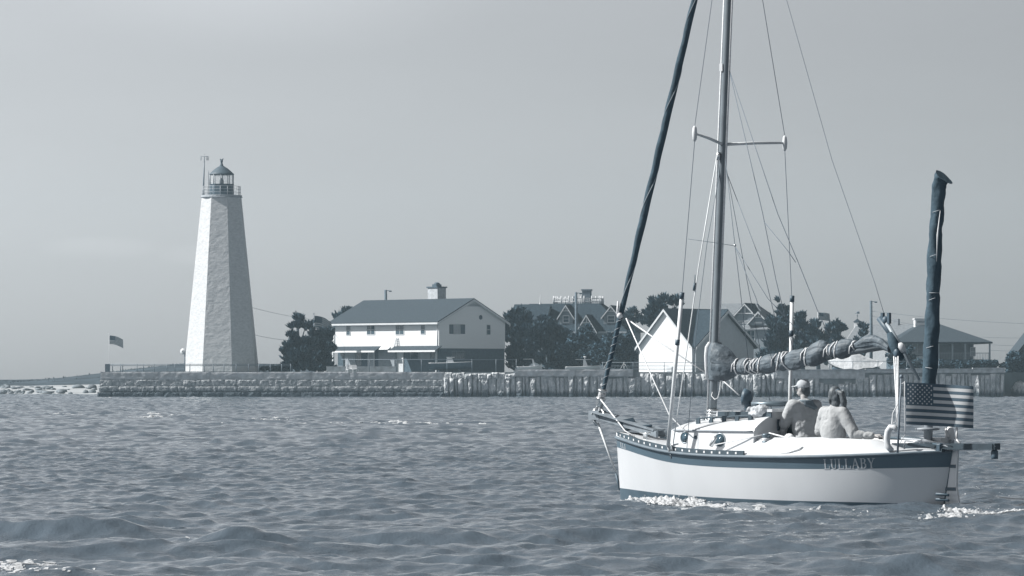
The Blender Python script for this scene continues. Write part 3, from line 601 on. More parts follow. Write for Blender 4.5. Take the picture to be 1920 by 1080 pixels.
def victorian():
    Y = 560; fr = Frame(at(1080, Y), Y, -12); t = thing('shingle_house', fr, GZ, 'large dark shingled house with dormers and white roof railing behind trees', 'house')
    q = lambda px, py, y=0: fr.hit(px, py, 'y', y)
    x0, x1 = q(1022, 600).x, q(1172, 600).x; ze = q(1080, 622).z; zt = q(1080, 569, 5).z
    wallm = mat('grey shingle wall', (.20, .235, .265), .85, .15, 3)
    mb = MB(); mb.box(x0, x1, 0, 12, GZ, ze); mb.build('wall', wallm, t)
    ta, tb = q(1038, 569, 5).x, q(1124, 569, 5).x
    mb = MB(); o = .5; V = [(x0 - o, -o, ze), (x1 + o, -o, ze), (x1 + o, 12 + o, ze), (x0 - o, 12 + o, ze), (ta, 5, zt), (tb, 5, zt), (tb, 8, zt), (ta, 8, zt)]
    mb.add(V, [(0, 1, 5, 4), (1, 2, 6, 5), (2, 3, 7, 6), (3, 0, 4, 7), (4, 5, 6, 7), (3, 2, 1, 0)]); rf = mb.build('roof', darkshingle, t)
    mb = MB(); mb.box(x0 - o, x1 + o, -o - .08, -o, ze - .22, ze + .02); mb.build('eave_board', greywall, rf)
    # roof railing
    mb = MB(); zz = zt; zh = zt + .75
    for a, b in (((ta, 5), (tb, 5)), ((tb, 5), (tb, 8)), ((tb, 8), (ta, 8)), ((ta, 8), (ta, 5))):
        n = 12 if abs(a[0] - b[0]) > 1 else 5
        for h in (.25, .72): mb.tube([(a[0], a[1], zz + h), (b[0], b[1], zz + h)], .045, 5)
        for i in range(n * 2): p = i / (n * 2); mb.tube([(a[0] + (b[0] - a[0]) * p, a[1] + (b[1] - a[1]) * p, zz), (a[0] + (b[0] - a[0]) * p, a[1] + (b[1] - a[1]) * p, zz + (.72 if i % 4 else 1.05))], .03 if i % 4 else .08, 5)
    mb.build('roof_railing', offwhite, rf)
    a, b = q(1092.5, 566, 6.5), q(1107.5, 543, 6.5)
    mb = MB(); mb.box(a.x, b.x, 6, 7.2, zt - .3, b.z); mb.box(a.x - .1, b.x + .1, 5.9, 7.3, b.z - .15, b.z + .05); mb.build('chimney', brick, rf)
    a, b = q(1075, 566, 5.6), q(1079.5, 556, 5.6); mb = MB(); mb.box(a.x, b.x, 5.3, 6.0, zt - .2, b.z); mb.build('chimney', brick, rf)
    for px, w_, pb, pe, pa in ((1062, 31, 606, 592, 572.5), (1146.5, 36, 606, 592, 574)):
        c = q(px, pb, 1.2); dormer(rf, c.x, 1.0, w_ * Y / F * .82, c.z - .2, q(px, pe, 1.2).z, q(px, pa, 1.2).z, 6, wallm, shingle)
    c = q(1100, 612, -1.2); dormer(t, c.x, -1.2, 32 * Y / F, q(1100, 640, -1.2).z, q(1100, 617, -1.2).z, q(1100, 591, -1.2).z, 5, wallm, shingle, win=False)
    # left wing with two lit gable ends
    for pa, pl, pr, za_, yb in ((979, 968, 1030, 573, 3), (1008, 996, 1060, 572, 6)):
        a = q(pl, 604, yb); c = q(pr, 604, yb); za = q(pa, za_, yb).z; wl = 3.4
        mb = MB(); mb.prism([(a.x, yb - wl, a.z), (a.x, yb + wl, a.z), (a.x, yb, za)], (c.x - a.x, 0, 0)); g = mb.build('wing_gable', offwhite, t)
        mb = MB(); gable_roof(mb, a.x, c.x, yb - wl, yb + wl, a.z, za, .3, .25); mb.build('wing_roof', darkshingle, g)
        mb = MB(); mb.box(a.x + .3, c.x, yb - wl + .2, yb + wl - .2, GZ, a.z); mb.build('wing_wall', wallm, g)
    p = q(1013, 570, 6); mb = MB(); mb.lathe((p.x, 6, 0), [(.22, p.z - .4), (.16, p.z), (.1, p.z + .15), (.07, p.z + .3), (.01, q(1013, 552, 6).z)], 10); mb.build('roof_finial', offwhite, t)
victorian()

def shingle_house_two():
    Y = 548; fr = Frame(at(1385, Y), Y, -20); t = thing('gabled_house', fr, GZ, 'large house with pale weathered shingle roof behind the boathouse', 'house')
    q = lambda px, py, y=0: fr.hit(px, py, 'y', y)
    x0, x1 = q(1318, 600).x, q(1443, 600).x; ze = q(1380, 618).z; zt = q(1380, 569, 5).z
    wallm = mat('grey shingle wall', (.20, .235, .265))
    mb = MB(); mb.box(x0, x1, 0, 10, GZ, ze); mb.build('wall', wallm, t)
    ta, tb = q(1340, 569, 5).x, q(1418, 569, 5).x; o = .5
    mb = MB(); V = [(x0 - o, -o, ze), (x1 + o, -o, ze), (x1 + o, 10 + o, ze), (x0 - o, 10 + o, ze), (ta, 5, zt), (tb, 5, zt)]
    mb.add(V, [(0, 1, 5, 4), (1, 2, 5), (2, 3, 4, 5), (3, 0, 4), (3, 2, 1, 0)]); rf = mb.build('roof', paleshingle, t)
    c = q(1391, 606, .8); dormer(rf, c.x + .6, .4, 4.4, c.z - .3, q(1391, 602, .8).z, q(1391, 570, .8).z, 6, wallm, darkshingle)
    c = q(1424, 606, .2); dormer(rf, c.x, -.1, 2.6, c.z - .3, q(1424, 604, .2).z, q(1424, 585, .2).z, 4, wallm, paleshingle)
    for px in (1372, 1408): a = q(px, 640); window(t, 'y', 0, a.x - .5, a.x + .5, a.z, a.z + 1.4, -1, offwhite)
shingle_house_two()

def cupola_house():
    Y = 540; fr = Frame(at(1640, Y), Y, -25); t = thing('cupola_house', fr, GZ, 'low house with pale shingle roof, small cupola and weathervane', 'house')
    q = lambda px, py, y=0: fr.hit(px, py, 'y', y)
    x0, x1 = q(1594, 640, 0).x, q(1694, 640, 0).x; ze = q(1640, 637).z; zr = q(1640, 611, 3.5).z; wallm = mat('pale house wall', .55, .7)
    mb = MB(); mb.prism([(x0, 0, GZ), (x0, 7, GZ), (x0, 7, ze), (x0, 3.5, zr), (x0, 0, ze)], (x1 - x0, 0, 0)); mb.build('wall', wallm, t)
    mb = MB(); gable_roof(mb, x0, x1, 0, 7, ze, zr, .5, .4); rf = mb.build('roof', paleshingle, t)
    mb = MB(); k = (zr - ze) / 3.5
    for s in (-1, 1):
        e = 3.5 + s * 4.0; mb.prism([(x0 - .41, e, ze - .5 * k - .2), (x0 - .41, 3.5, zr - .2), (x0 - .41, 3.5, zr + .12), (x0 - .41, e, ze - .5 * k + .12)], (-.06, 0, 0))
    mb.build('rake_board', white, rf)
    c = q(1607.5, 611, 3.5); zz = [q(1607.5, p, 3.5).z for p in (611, 604, 603, 597.5, 585)]
    mb = MB(); mb.box(c.x - .36, c.x + .36, 3.14, 3.86, zz[0] - .3, zz[1]); cu = mb.build('cupola', offwhite, rf)
    mb = MB(); mb.lathe((c.x, 3.5, 0), [(.62, zz[1]), (.5, zz[1] + .12), (.2, zz[2] + .25), (.03, zz[3])], 4, 0, False, math.pi / 4); mb.build('cupola_roof', darkshingle, cu)
    mb = MB(); mb.tube([(c.x, 3.5, zz[3] - .1), (c.x, 3.5, zz[4])], .03, 5); mb.tube([(c.x - .35, 3.5, zz[4] - .2), (c.x + .35, 3.5, zz[4] - .2)], .03, 5); mb.ball((c.x + .1, 3.5, zz[4] - .05), (.22, .04, .14)); mb.ball((c.x, 3.5, zz[4] - .5), .09); mb.build('weathervane', black, cu)
    c0, c1 = q(1652, 652), q(1662, 640); window(t, 'y', 0, c0.x, c1.x, c0.z, c1.z, -1, offwhite, panes=(2, 1))
    mb = MB(); c = q(1680, 615, 3.5); mb.box(c.x - .4, c.x + .4, 3.2, 3.9, zr - .4, zr + .9); mb.build('chimney', greywall, rf)
cupola_house()

def pavilion():
    Y = 532; fr = Frame(at(1770, Y), Y, 4); t = thing('verandah_house', fr, GZ, 'low house with wide dark hip roof and open verandah at right', 'house')
    q = lambda px, py, y=0: fr.hit(px, py, 'y', y)
    x0, x1 = q(1680, 640).x, q(1857, 640).x; ze = q(1770, 641).z; zt = q(1750, 606, 7).z; o = .25; fz = q(1770, 674).z
    mb = MB(); mb.box(x0 + .6, x1 - 1.8, 2.2, 13, GZ, ze - .05); mb.build('wall', mat('dim grey wall', (.13, .165, .195)), t)
    ta, tb = q(1728, 606, 7).x, q(1757, 606, 7).x
    mb = MB(); V = [(x0 - o, -o, ze), (x1 + o, -o, ze), (x1 + o, 14 + o, ze), (x0 - o, 14 + o, ze), (ta, 7, zt), (tb, 7, zt)]
    V += [(x, y, z - .22) for x, y, z in V[:4]]
    mb.add(V, [(0, 1, 5, 4), (1, 2, 5), (2, 3, 4, 5), (3, 0, 4), (6, 7, 1, 0), (7, 8, 2, 1), (8, 9, 3, 2), (9, 6, 0, 3), (9, 8, 7, 6)]); rf = mb.build('roof', shingle, t)
    a, b = q(1714.5, 607, 7), q(1736, 597.5, 7); mb = MB(); mb.box(a.x, b.x, 6.3, 7.7, zt - .5, b.z - .12); mb.box(a.x - .12, b.x + .12, 6.15, 7.85, b.z - .12, b.z + .02); va = mb.build('roof_lantern', white, rf)
    mb = MB(); mb.box(a.x + .25, b.x - .25, 6.25, 6.3, zt + .05, b.z - .3); mb.build('lantern_pane', greywall, va)
    mb = MB(); mb.box(x0, x1, 0, 14, GZ, fz); mb.build('verandah_floor', darkwall, t)
    for px in (1688, 1737, 1760, 1786, 1810, 1856): p = q(px, 650); mb = MB(); mb.box(min(p.x, x1) - .1, min(p.x, x1) + .1, 0, .2, fz, ze - .22); mb.build('post', mat('verandah post', .2), t)
    for yy in (.1, 13.8):
        mb = MB(); mb.box(x0, x1 - .1, yy, yy + .07, fz + .8, fz + .88)
        for i in range(60): xx = x0 + (x1 - x0) * i / 60; mb.box(xx - .02, xx + .02, yy + .01, yy + .05, fz, fz + .8)
        mb.build('verandah_railing', mat('verandah post', .2), t)
    for p0, p1, a, b in ((1711, 1720, 664, 645), (1721, 1734, 664, 645), (1820, 1828, 667, 652)):
        c0, c1 = q(p0, a, 2.2), q(p1, b, 2.2); window(t, 'y', 2.2, c0.x, c1.x, c0.z, c1.z, -1, offwhite, mat('curtained glass', (.3, .33, .36)), (1, 2))
    c0, c1 = q(1710, 674, -.4), q(1735, 668, -.4); mb = MB(); mb.box(c0.x, c1.x, -.5, -.02, GZ, c1.z); mb.build('entry_step', greywall, t)
pavilion()
def far_house():
    Y = 535; fr = Frame(at(1948, Y), Y, 0); t = thing('cottage', fr, GZ, 'dark cottage whose roof corner shows at the far right', 'house')
    q = lambda px, py, y=0: fr.hit(px, py, 'y', y); x0, x1 = q(1918, 650).x, q(1985, 650).x; ze = q(1940, 649).z; zr = ze + 3
    mb = MB(); mb.prism([(x0, 0, GZ), (x1, 0, GZ), (x1, 0, ze), ((x0 + x1) / 2, 0, zr), (x0, 0, ze)], (0, 9, 0)); mb.build('wall', darkwall, t)
    mb = MB(); gable_roof(mb, x0, x1, 0, 9, ze, zr, .8, .4, .2, 'y'); mb.build('roof', shingle, t)
    window(t, 'y', 0, -.6, .6, ze - 1.6, ze - .3, -1, offwhite)
far_house()

# ------------------------------------------------------------------ trees, hedges
def tree(name, Y, lobes, label, cat='tree', group=None, kind='pine', seed=0, trunk=True, dens=1.0, basez=GZ):
    """lobes: (px, py, rx, ry) crown masses in photo pixels at depth Y"""
    rn = random.Random(seed + 100); mp = Y / F; cx = sum(l[0] * l[2] for l in lobes) / sum(l[2] for l in lobes)
    fr = Frame(at(cx, Y), Y); t = thing(name, fr, basez, label, cat, group)
    L = [((px - cx) * mp, rn.uniform(-.3, .3) * rx * mp, zat(py, Y), rx * mp, ry * mp) for px, py, rx, ry in lobes]
    top = max(L, key=lambda l: l[2]); ztop = top[2]
    mb = MB()
    base = min(l[2] - l[4] for l in L)
    mb.tube([(0, 0, basez - .2), (top[0] * .3 + rn.uniform(-.2, .2), 0, basez + (ztop - basez) * .4), (top[0] * .8, top[1] * .7, basez + (ztop - basez) * .75), (top[0], top[1], ztop)], [.30, .24, .15, .05], 8)
    for l in L:
        z0 = basez + (l[2] - basez) * .55; f = (z0 - basez) / max(.1, ztop - basez)
        mb.tube([(top[0] * f * .9, top[1] * f, z0), (l[0] * .6, l[1] * .6, (z0 + l[2]) / 2), (l[0], l[1], l[2] + l[4] * .3)], [.14, .09, .03], 6)
    mb.build('trunk', bark, t)
    mb = MB()
    for (lx, ly, lz, rx, ry) in L:
        n = int(max(60, rx * ry / (mp * mp) * (4.0 if kind == 'pine' else 4.6) * dens))
        # sub clumps make the outline uneven
        subs = []
        for k in range(max(6, int((rx * ry) ** .5 * 9))):
            v = Vector((rn.gauss(0, 1), rn.gauss(0, 1), rn.gauss(0, 1))).normalized() * rn.uniform(.35, 1.08)
            subs.append((lx + v.x * rx, ly + v.y * rx * .8, lz + v.z * ry, rn.uniform(.25, .6) * min(rx, ry * 1.2) + .15))
        for k in range(n // (4 if kind == 'pine' else 3)):
            sx_, sy_, sz_, sr = rn.choice(subs)
            d = Vector((rn.gauss(0, 1), rn.gauss(0, 1), rn.gauss(0, 1))).normalized(); c = Vector((sx_, sy_, sz_)) + d * sr * rn.uniform(.3, 1) * .8
            if kind == 'pine':        # a tuft of upswept needles at a twig end
                out_ = Vector((c.x - lx, c.y - ly, 0)); ax = (out_.normalized() * .6 if out_.length > .01 else Vector()) + Vector((0, 0, 1.0))
                for q in range(4):
                    dd = (ax.normalized() + Vector((rn.uniform(-.6, .6), rn.uniform(-.6, .6), rn.uniform(-.4, .3)))).normalized()
                    ln = rn.uniform(.34, .85); sd_ = dd.orthogonal().normalized(); sd_ = Matrix.Rotation(rn.uniform(0, 6.28), 3, dd) @ sd_
                    mb.add([c - sd_ * .07, c + sd_ * .07, c + dd * ln * .6 + sd_ * .1, c + dd * ln, c + dd * ln * .6 - sd_ * .1], [(0, 1, 2, 3, 4)])
            else:
                for q in range(3):
                    p = c + Vector((rn.uniform(-.2, .2), rn.uniform(-.2, .2), rn.uniform(-.2, .2))); a = Vector((rn.gauss(0, 1), rn.gauss(0, 1), rn.gauss(0, .6))).normalized(); b = a.orthogonal().normalized(); b = Matrix.Rotation(rn.uniform(0, 6.28), 3, a) @ b
                    s_ = rn.uniform(.12, .26); mb.add([p - a * s_, p + b * s_ * .6, p + a * s_, p - b * s_ * .6], [(0, 1, 2, 3)])
    mb.build('crown', pine if kind == 'pine' else leaf, t, clean=False); return t
G = 'wind shaped pines behind the sea wall'
tree('pine_tree', 512, [(559, 600, 9, 7), (574, 611, 9, 8), (556, 615, 12, 8), (562, 640, 15, 14), (545, 632, 10, 10), (540, 660, 16, 14), (562, 668, 22, 22), (540, 682, 13, 8), (575, 650, 14, 14), (548, 690, 16, 5), (575, 688, 18, 7)], 'dark pine with a rounded tuft on top, standing left of the white house', group=G, seed=1)
tree('pine_tree', 516, [(589, 624, 7, 9), (590, 645, 14, 14), (612, 625, 12, 14), (608, 650, 16, 20), (585, 675, 22, 18), (610, 678, 16, 16), (622, 640, 9, 18), (600, 690, 22, 6)], 'dense dark pine touching the left corner of the white house', group=G, seed=2)
tree('pine_tree', 545, [(646, 586, 8, 7), (637, 594, 6, 6), (655, 584, 4, 4), (642, 605, 12, 10)], 'treetop showing above the left roof slope of the white house', group=G, seed=3)
tree('pine_tree', 524, [(965, 592, 14, 14), (985, 602, 18, 14), (960, 625, 16, 22), (990, 630, 26, 22), (975, 662, 28, 30)], 'dark tree right beside the gable end of the white house', group=G, seed=4)
tree('pine_tree', 528, [(1025, 610, 20, 18), (1015, 640, 26, 24), (1045, 640, 26, 22), (1030, 672, 34, 24)], 'dark bushy tree below the left wing of the dormered house', group=G, seed=5)
tree('broad_tree', 526, [(1090, 640, 26, 20), (1075, 665, 34, 26), (1110, 668, 30, 24), (1098, 622, 12, 12)], 'low dark broad tree under the dormers of the shingled house', group=G, seed=6, kind='leaf')
tree('broad_tree', 524, [(1150, 640, 26, 22), (1140, 668, 32, 24), (1172, 660, 24, 28), (1184, 632, 12, 14)], 'low dark broad tree just left of the boathouse gable', group=G, seed=7, kind='leaf')
tree('pine_tree', 560, [(1183, 590, 9, 10), (1192, 602, 10, 10), (1180, 610, 14, 10)], 'small treetop between the roller furled sail and the boathouse roof', group=G, seed=8)
tree('pine_tree', 530, [(1240, 567, 16, 11), (1226, 580, 12, 10), (1268, 567, 12, 9), (1246, 590, 22, 14), (1218, 600, 12, 14), (1230, 612, 18, 14)], 'dark tree rising behind the white boathouse gable', group=G, seed=9)
tree('cedar_tree', 526, [(1463, 578, 7, 15), (1452, 600, 16, 16), (1472, 592, 9, 20), (1455, 630, 26, 26), (1480, 620, 14, 24), (1450, 665, 34, 26), (1490, 660, 18, 28)], 'tall dark cedar beside the pale shingle roofed house', group=G, seed=10)
tree('cedar_tree', 524, [(1500, 600, 8, 16), (1506, 622, 12, 20), (1515, 650, 16, 28), (1500, 660, 16, 24)], 'dark pointed cedar left of the far flagpole', group=G, seed=11)
tree('cedar_tree', 523, [(1530, 613, 6, 12), (1528, 632, 12, 18), (1540, 655, 18, 26)], 'short dark cedar directly below the far flag', group=G, seed=12)
tree('cedar_tree', 522, [(1566, 610, 6, 12), (1556, 620, 6, 12), (1577, 618, 6, 12), (1566, 640, 16, 20), (1562, 668, 22, 22)], 'dark cedar with three spires right of the far flag', group=G, seed=13)
tree('cedar_tree', 518, [(1618, 626, 7, 14), (1626, 645, 12, 16), (1612, 655, 14, 18), (1600, 664, 16, 16)], 'small dark cedar in front of the cupola house', group=G, seed=14)
tree('shrub', 512, [(1676, 668, 16, 12), (1690, 680, 18, 10), (1705, 664, 10, 12)], 'dark shrub behind the end of the main boom', 'shrub', seed=15, kind='leaf')
tree('hedge', 508, [(px, 684 + (px % 3), 14, 9) for px in range(1712, 1880, 14)], 'long low hedge in front of the verandah house', 'hedge', seed=16, kind='leaf', dens=.9)
tree('bush', 520, [(1895, 680, 14, 14), (1910, 672, 16, 12), (1925, 690, 24, 20), (1897, 700, 14, 14), (1945, 680, 24, 18), (1905, 712, 16, 14), (1900, 728, 14, 12)], 'dark leafy bush hanging over the right end of the sea wall', 'bush', seed=17, kind='leaf', dens=1.5)
tree('bush', 508, [(500, 692, 12, 4), (520, 691, 12, 5), (535, 692, 14, 5)], 'low dark bush at the foot of the pines by the lighthouse', 'bush', seed=18, kind='leaf')
# rock at the foot of the bush
mb = MB(); f_ = Frame(at(1912, 515), 515)
mb.ball((0, 0, 0.4), (1.3, 1.0, 1.5), 0, 12, 8, .12); solo('boulder', mb, slabstone, f_, 0, 'pale grey boulder at the waterline past the right end of the sea wall', 'rock')

# ------------------------------------------------------------------ railings, poles, wires, small yard things
def railing(label, pts, Y, ptop, pposts, rails, r=.035, panel=False, base=GZ):
    fr = Frame(at(pts[0], Y), Y); t = thing('metal_railing', fr, base, label, 'railing'); xs = lambda px: at(px, Y) - fr.ox; zt = zat(ptop, Y)
    m = MB()
    for k in rails: z = base + (zt - base) * k; m.tube([(0, 0, z), (xs(pts[1]), 0, z)], r, 6)
    m.build('rail', metalrail, t)
    for px in pposts: m = MB(); m.tube([(xs(px), 0, base - .05), (xs(px), 0, zt + .02)], r * 1.3, 6); m.build('post', metalrail, t)
    if panel: m = MB(); m.box(0, xs(206.5), -.05, .03, base, zt); m.build('end_panel', metalrail, t)
    return t
railing('grey metal railing along the sea wall past the lighthouse', (197, 545), 496, 682.5, [211, 226, 230, 257, 269, 289, 313, 328, 356, 383, 400, 420, 443, 466, 485, 507, 528, 545], (.0 + .04, .97, .8), .04, True)
railing('dark railing on the sea wall before the white house porch', (640, 968), 496, 673.5, [652.5, 692.5, 743, 790, 838, 885, 930, 968], (.97,), .035)
railing('thin wire railing along the sea wall before the boathouse', (1128, 1420), 496, 679, [1130, 1187, 1245.5, 1300, 1355, 1418], (.97, .62, .3), .028)
railing('thin dark railing on the sea wall before the tarpaulin covered boat', (1555, 1760), 496, 677, [1555, 1599, 1646, 1700, 1760], (.97,), .03)
def pole_thing(px, ytop, Y, r, label, lamp=True):
    fr = Frame(at(px, Y), Y); t = thing('utility_pole', fr, GZ, label, 'utility pole', 'wooden utility poles'); zt = zat(ytop, Y)
    m = MB(); m.tube([(0, 0, GZ), (0.05, 0, (GZ + zt) / 2), (0, 0, zt)], [r * 1.2, r, r * .85], 9); m.build('pole', bark, t)
    m = MB(); m.tube([(0, 0, zt - .15), (.35, -.1, zt - .1), (.62, -.1, zt - .12)], .04, 6); m.ball((.62, -.1, zt - .18), (.22, .12, .10)); m.build('lamp_arm', black, t)
    m = MB()
    for q in (.8, 1.4, 1.9): m.ball((.16, -.05, zt - q), (.07, .07, .1), 0, 6, 4)
    m.build('insulators', greywall, t)
pole_thing(723, 543.5, 545, .22, 'utility pole with a lamp above the white house roof')
pole_thing(1080, 548, 545, .20, 'utility pole in front of the dormered house roof')
pole_thing(1633, 564, 536, .20, 'utility pole beside the cupola house')
def wire_thing(pts, label, r=.022):
    fr = Frame(at(pts[0][0], pts[0][2]), pts[0][2]); mb = MB(); P = [Vector((at(px, Y) - fr.ox, Y - fr.oy, zat(py, Y))) for px, py, Y in pts]
    Q = []
    for a, b in zip(P, P[1:]):
        for i in range(10): q = i / 10; v = a.lerp(b, q); v.z -= (b - a).length * .012 * 4 * q * (1 - q); Q.append(v)
    Q.append(P[-1]); mb.tube(Q, r, 5); solo('overhead_wire', mb, wirem, fr, zat(pts[0][1], pts[0][2]), label, 'wire', 'overhead wires')
wire_thing([(474, 577, 508), (630, 603, 530)], 'upper wire from the lighthouse down to the white house')
wire_thing([(478, 628, 508), (560, 639, 520)], 'lower wire from the lighthouse into the pines')
wire_thing([(1634, 583, 536), (1930, 607, 530)], 'highest wire running right from the pole beside the cupola house', .018)
wire_thing([(1634, 592, 536), (1720, 610, 534)], 'wire sloping down to the verandah house roof', .018)
wire_thing([(1840, 632, 560), (1935, 633, 560)], 'upper wire beyond the verandah house', .018)
wire_thing([(1855, 646, 560), (1935, 648, 560)], 'middle wire beyond the verandah house', .018)
wire_thing([(1855, 657, 560), (1935, 657, 560)], 'lowest wire beyond the verandah house', .018)
# round white sign on a post by the tower
def round_sign():
    Y = 499; fr = Frame(at(345, Y), Y); t = thing('signpost', fr, GZ, 'post with a round white marker at the foot of the lighthouse', 'signpost'); zc = zat(659, Y)
    m = MB(); m.tube([(.1, 0, GZ), (.1, 0, zc + .1)], .08, 7); m.build('post', metalrail, t)
    m = MB(); m.lathe((-.12, -.1, zc), [(.36, 0), (.38, .03), (.36, .06)], 20, axis=Vector((-.5, -1, 0)).normalized()); d = m.build('marker_disc', offwhite, t)
    m = MB(); m.box(-.25, .0, -.2, -.16, zc - .04, zc + .05); m.box(-.16, -.08, -.2, -.165, zc - .2, zc + .2); m.build('marker_cross', greywall, d)
round_sign()
mb = MB(); fr = Frame(at(612, 497.5), 497.5); x1 = at(742, 497.5) - fr.ox; mb.box(0, x1, 0, .35, GZ, zat(688, 497.5)); mb.box(-.05, x1 + .05, -.05, .4, zat(688, 497.5), zat(687, 497.5)); solo('low_wall', mb, concrete, fr, GZ, 'low concrete garden wall before the porch of the white house', 'wall')
def deck_chair(px, label):
    Y = 496.3; fr = Frame(at(px, Y), Y, 20); t = thing('deck_chair', fr, GZ, label, 'chair', 'white deck chairs')
    m = MB(); m.prism([(-.35, -.3, GZ + .35), (-.35, .3, GZ + .3), (-.35, .3, GZ + .25), (-.35, -.3, GZ + .3)], (.7, 0, 0)); m.build('seat', white, t)
    m = MB(); m.prism([(-.35, .25, GZ + .3), (-.35, .55, GZ + .85), (-.35, .5, GZ + .88), (-.35, .2, GZ + .33)], (.7, 0, 0)); m.build('backrest', white, t)
    for sx_ in (-.33, .33):
        for y in (-.28, .45): m = MB(); m.box(sx_ - .03, sx_ + .03, y - .03, y + .03, GZ, GZ + (.33 if y < 0 else .5)); m.build('leg', white, t)
deck_chair(656, 'left one of two white deck chairs on the sea wall'); deck_chair(665.5, 'right one of two white deck chairs on the sea wall')
def tripod(px, label, bag=False):
    Y = 496.5; fr = Frame(at(px, Y), Y); t = thing('tripod_stand', fr, GZ, label, 'stand', 'small tripod stands'); zt = zat(680, Y)
    for a in (200, 340, 90): m = MB(); m.tube([(0, 0, zt), (math.cos(R(a)) * .5, math.sin(R(a)) * .4, GZ + .3)], .035, 5); m.build('leg', offwhite, t)
    m = MB(); m.ball((0, 0, zt), .09); m.build('head', offwhite, t)
    if bag: m = MB(); m.ball((0, -.02, zt - .55), (.09, .09, .2)); m.tube([(0, 0, zt), (0, 0, zt - .4)], .015, 5); m.build('hanging_float', white, t)
tripod(1138, 'thin white tripod stand on the concrete curb'); tripod(1170, 'tripod stand with a white float hanging inside it', True)
def small_boat(px0, px1, Y, dark, label, arch, flip=1, h=.75, lift=0.0):
    fr = Frame(at((px0 + px1) / 2, Y), Y, 0 if flip > 0 else 180); t = thing('motorboat', fr, GZ, label, 'motorboat'); L = (px1 - px0) * Y / F; hm = mat('small boat dark hull', (.07, .11, .145), .4) if dark else gelcoat
    m = MB(); P = []
    for i in range(13):
        q = i / 12; x = -L / 2 + L * q; b = .95 * (1 - max(0, (q - .55) / .45) ** 2.2) + .02; s_ = GZ + lift + h + .18 * q * q; k = GZ + lift + .1 + .35 * max(0, q - .6)
        P.append([(x, -b, s_), (x, -b * .98, s_ - .18), (x, -b * .75, k + .16), (x, 0, k), (x, b * .75, k + .16), (x, b * .98, s_ - .18), (x, b, s_)])
    m.grid(P); m.add(P[0], [tuple(range(7))]); m.build('hull', hm, t)
    m = MB(); m.grid([[(p[0][0], p[0][1], p[0][2] + .005), (p[0][0], 0, p[0][2] + .03), (p[6][0], p[6][1], p[6][2] + .005)] for p in P]); m.build('deck', gelcoat, t)
    m = MB()
    for k in (0, 6): m.tube([(p[k][0], p[k][1], p[k][2]) for p in P], .05, 6)
    m.build('rub_rail', offwhite if dark else gelcoat, t)
    if arch == 'arch':
        z0 = GZ + lift + h
        m = MB(); m.prism([(.5, -.6, z0), (.8, -.6, z0), (.55, -.6, z0 + .9), (.35, -.6, z0 + .98)], (0, .1, 0)); m.prism([(.5, .5, z0), (.8, .5, z0), (.55, .5, z0 + .9), (.35, .5, z0 + .98)], (0, .1, 0)); m.box(-.7, .5, -.62, .62, z0 + .95, z0 + 1.0); m.build('radar_arch', gelcoat, t)
    elif arch == 'ttop':
        z0 = GZ + lift + h
        m = MB(); m.prism([(.1, -.5, z0), (.7, -.5, z0), (.35, -.5, z0 + .9), (.1, -.5, z0 + .9)], (0, 1.0, 0)); m.build('console', gelcoat, t)
        m = MB(); m.box(-.8, 1.0, -.8, .8, z0 + .9, z0 + .96); m.tube([(.3, 0, z0 + .95), (.3, 0, z0 + 1.25)], .04, 6); m.ball((.3, 0, z0 + 1.25), (.2, .2, .08)); m.build('hard_top', gelcoat, t)
    else:
        z0 = GZ + lift + h
        m = MB(); m.prism([(-.5, -.7, z0 + .02), (.5, -.7, z0 + .02), (.25, -.7, z0 + .6), (-.35, -.7, z0 + .7)], (0, 1.4, 0)); c = m.build('windscreen', mat('pale windscreen', .75, .3), t)
        m = MB(); m.box(-.45, .5, -.74, .74, z0 + .68, z0 + .76); m.build('canopy', white, c)
    m = MB()
    for x in (-L * .3, L * .22): m.box(x - .12, x + .12, -.5, .5, GZ, GZ + lift + .3)
    m.build('chocks', bark, t)
small_boat(968, 1016, 499, False, 'white motorboat with a radar arch laid up behind the concrete curb', 'arch', h=.62)
small_boat(1060, 1124, 499, False, 'white motorboat with a hard top laid up behind the concrete curb', 'ttop', h=.62)
small_boat(804, 884, 501, True, 'dark motorboat with a pale windscreen parked below the white house gable', 'screen', h=.95, lift=.15)
def tarp_boat():
    Y = 499; fr = Frame(at(1605, Y), Y); t = thing('covered_boat', fr, GZ, 'boat shrouded in a pale tarpaulin behind the sea wall railing', 'boat'); X = lambda px: at(px, Y) - fr.ox; Z = lambda py: zat(py, Y)
    prof = [(1553, 677, 680), (1565, 672, 688), (1580, 667, 691), (1592, 661, 692), (1598, 659.5, 692), (1606, 662, 692), (1620, 667, 691), (1635, 672, 689), (1648, 677, 685), (1655, 678, 680)]
    m = MB(); P = []
    for i, (px, pt, pb) in enumerate(prof):
        wd = 1.3 * math.sin(math.pi * (i + .5) / len(prof)) + .15; row = []
        for j in range(11):
            q = j / 10; y = -wd + 2 * wd * q; a = 1 - abs(2 * q - 1); row.append((X(px) + .06 * math.sin(j * 2.1 + i), y, Z(pb) + (Z(pt) - Z(pb)) * a ** 1.05 + .07 * math.sin(i * 2.3 + j * 1.7)))
        P.append(row)
    m.grid(P); m.build('tarpaulin', tarpm, t)
    m = MB(); m.ball((0, 0, GZ + .45), (3.0, 1.0, .5), 0, 16, 8); m.build('hull', mat('small boat dark hull', (.07, .11, .145)), t)
    m = MB()
    for px in (1556, 1651): m.tube([(X(px), -.3, Z(679)), (X(px) - .2, -.4, Z(688)), (X(px) + .1, -.5, GZ)], .03, 5)
    m.build('tie_line', rope, t)
tarp_boat()
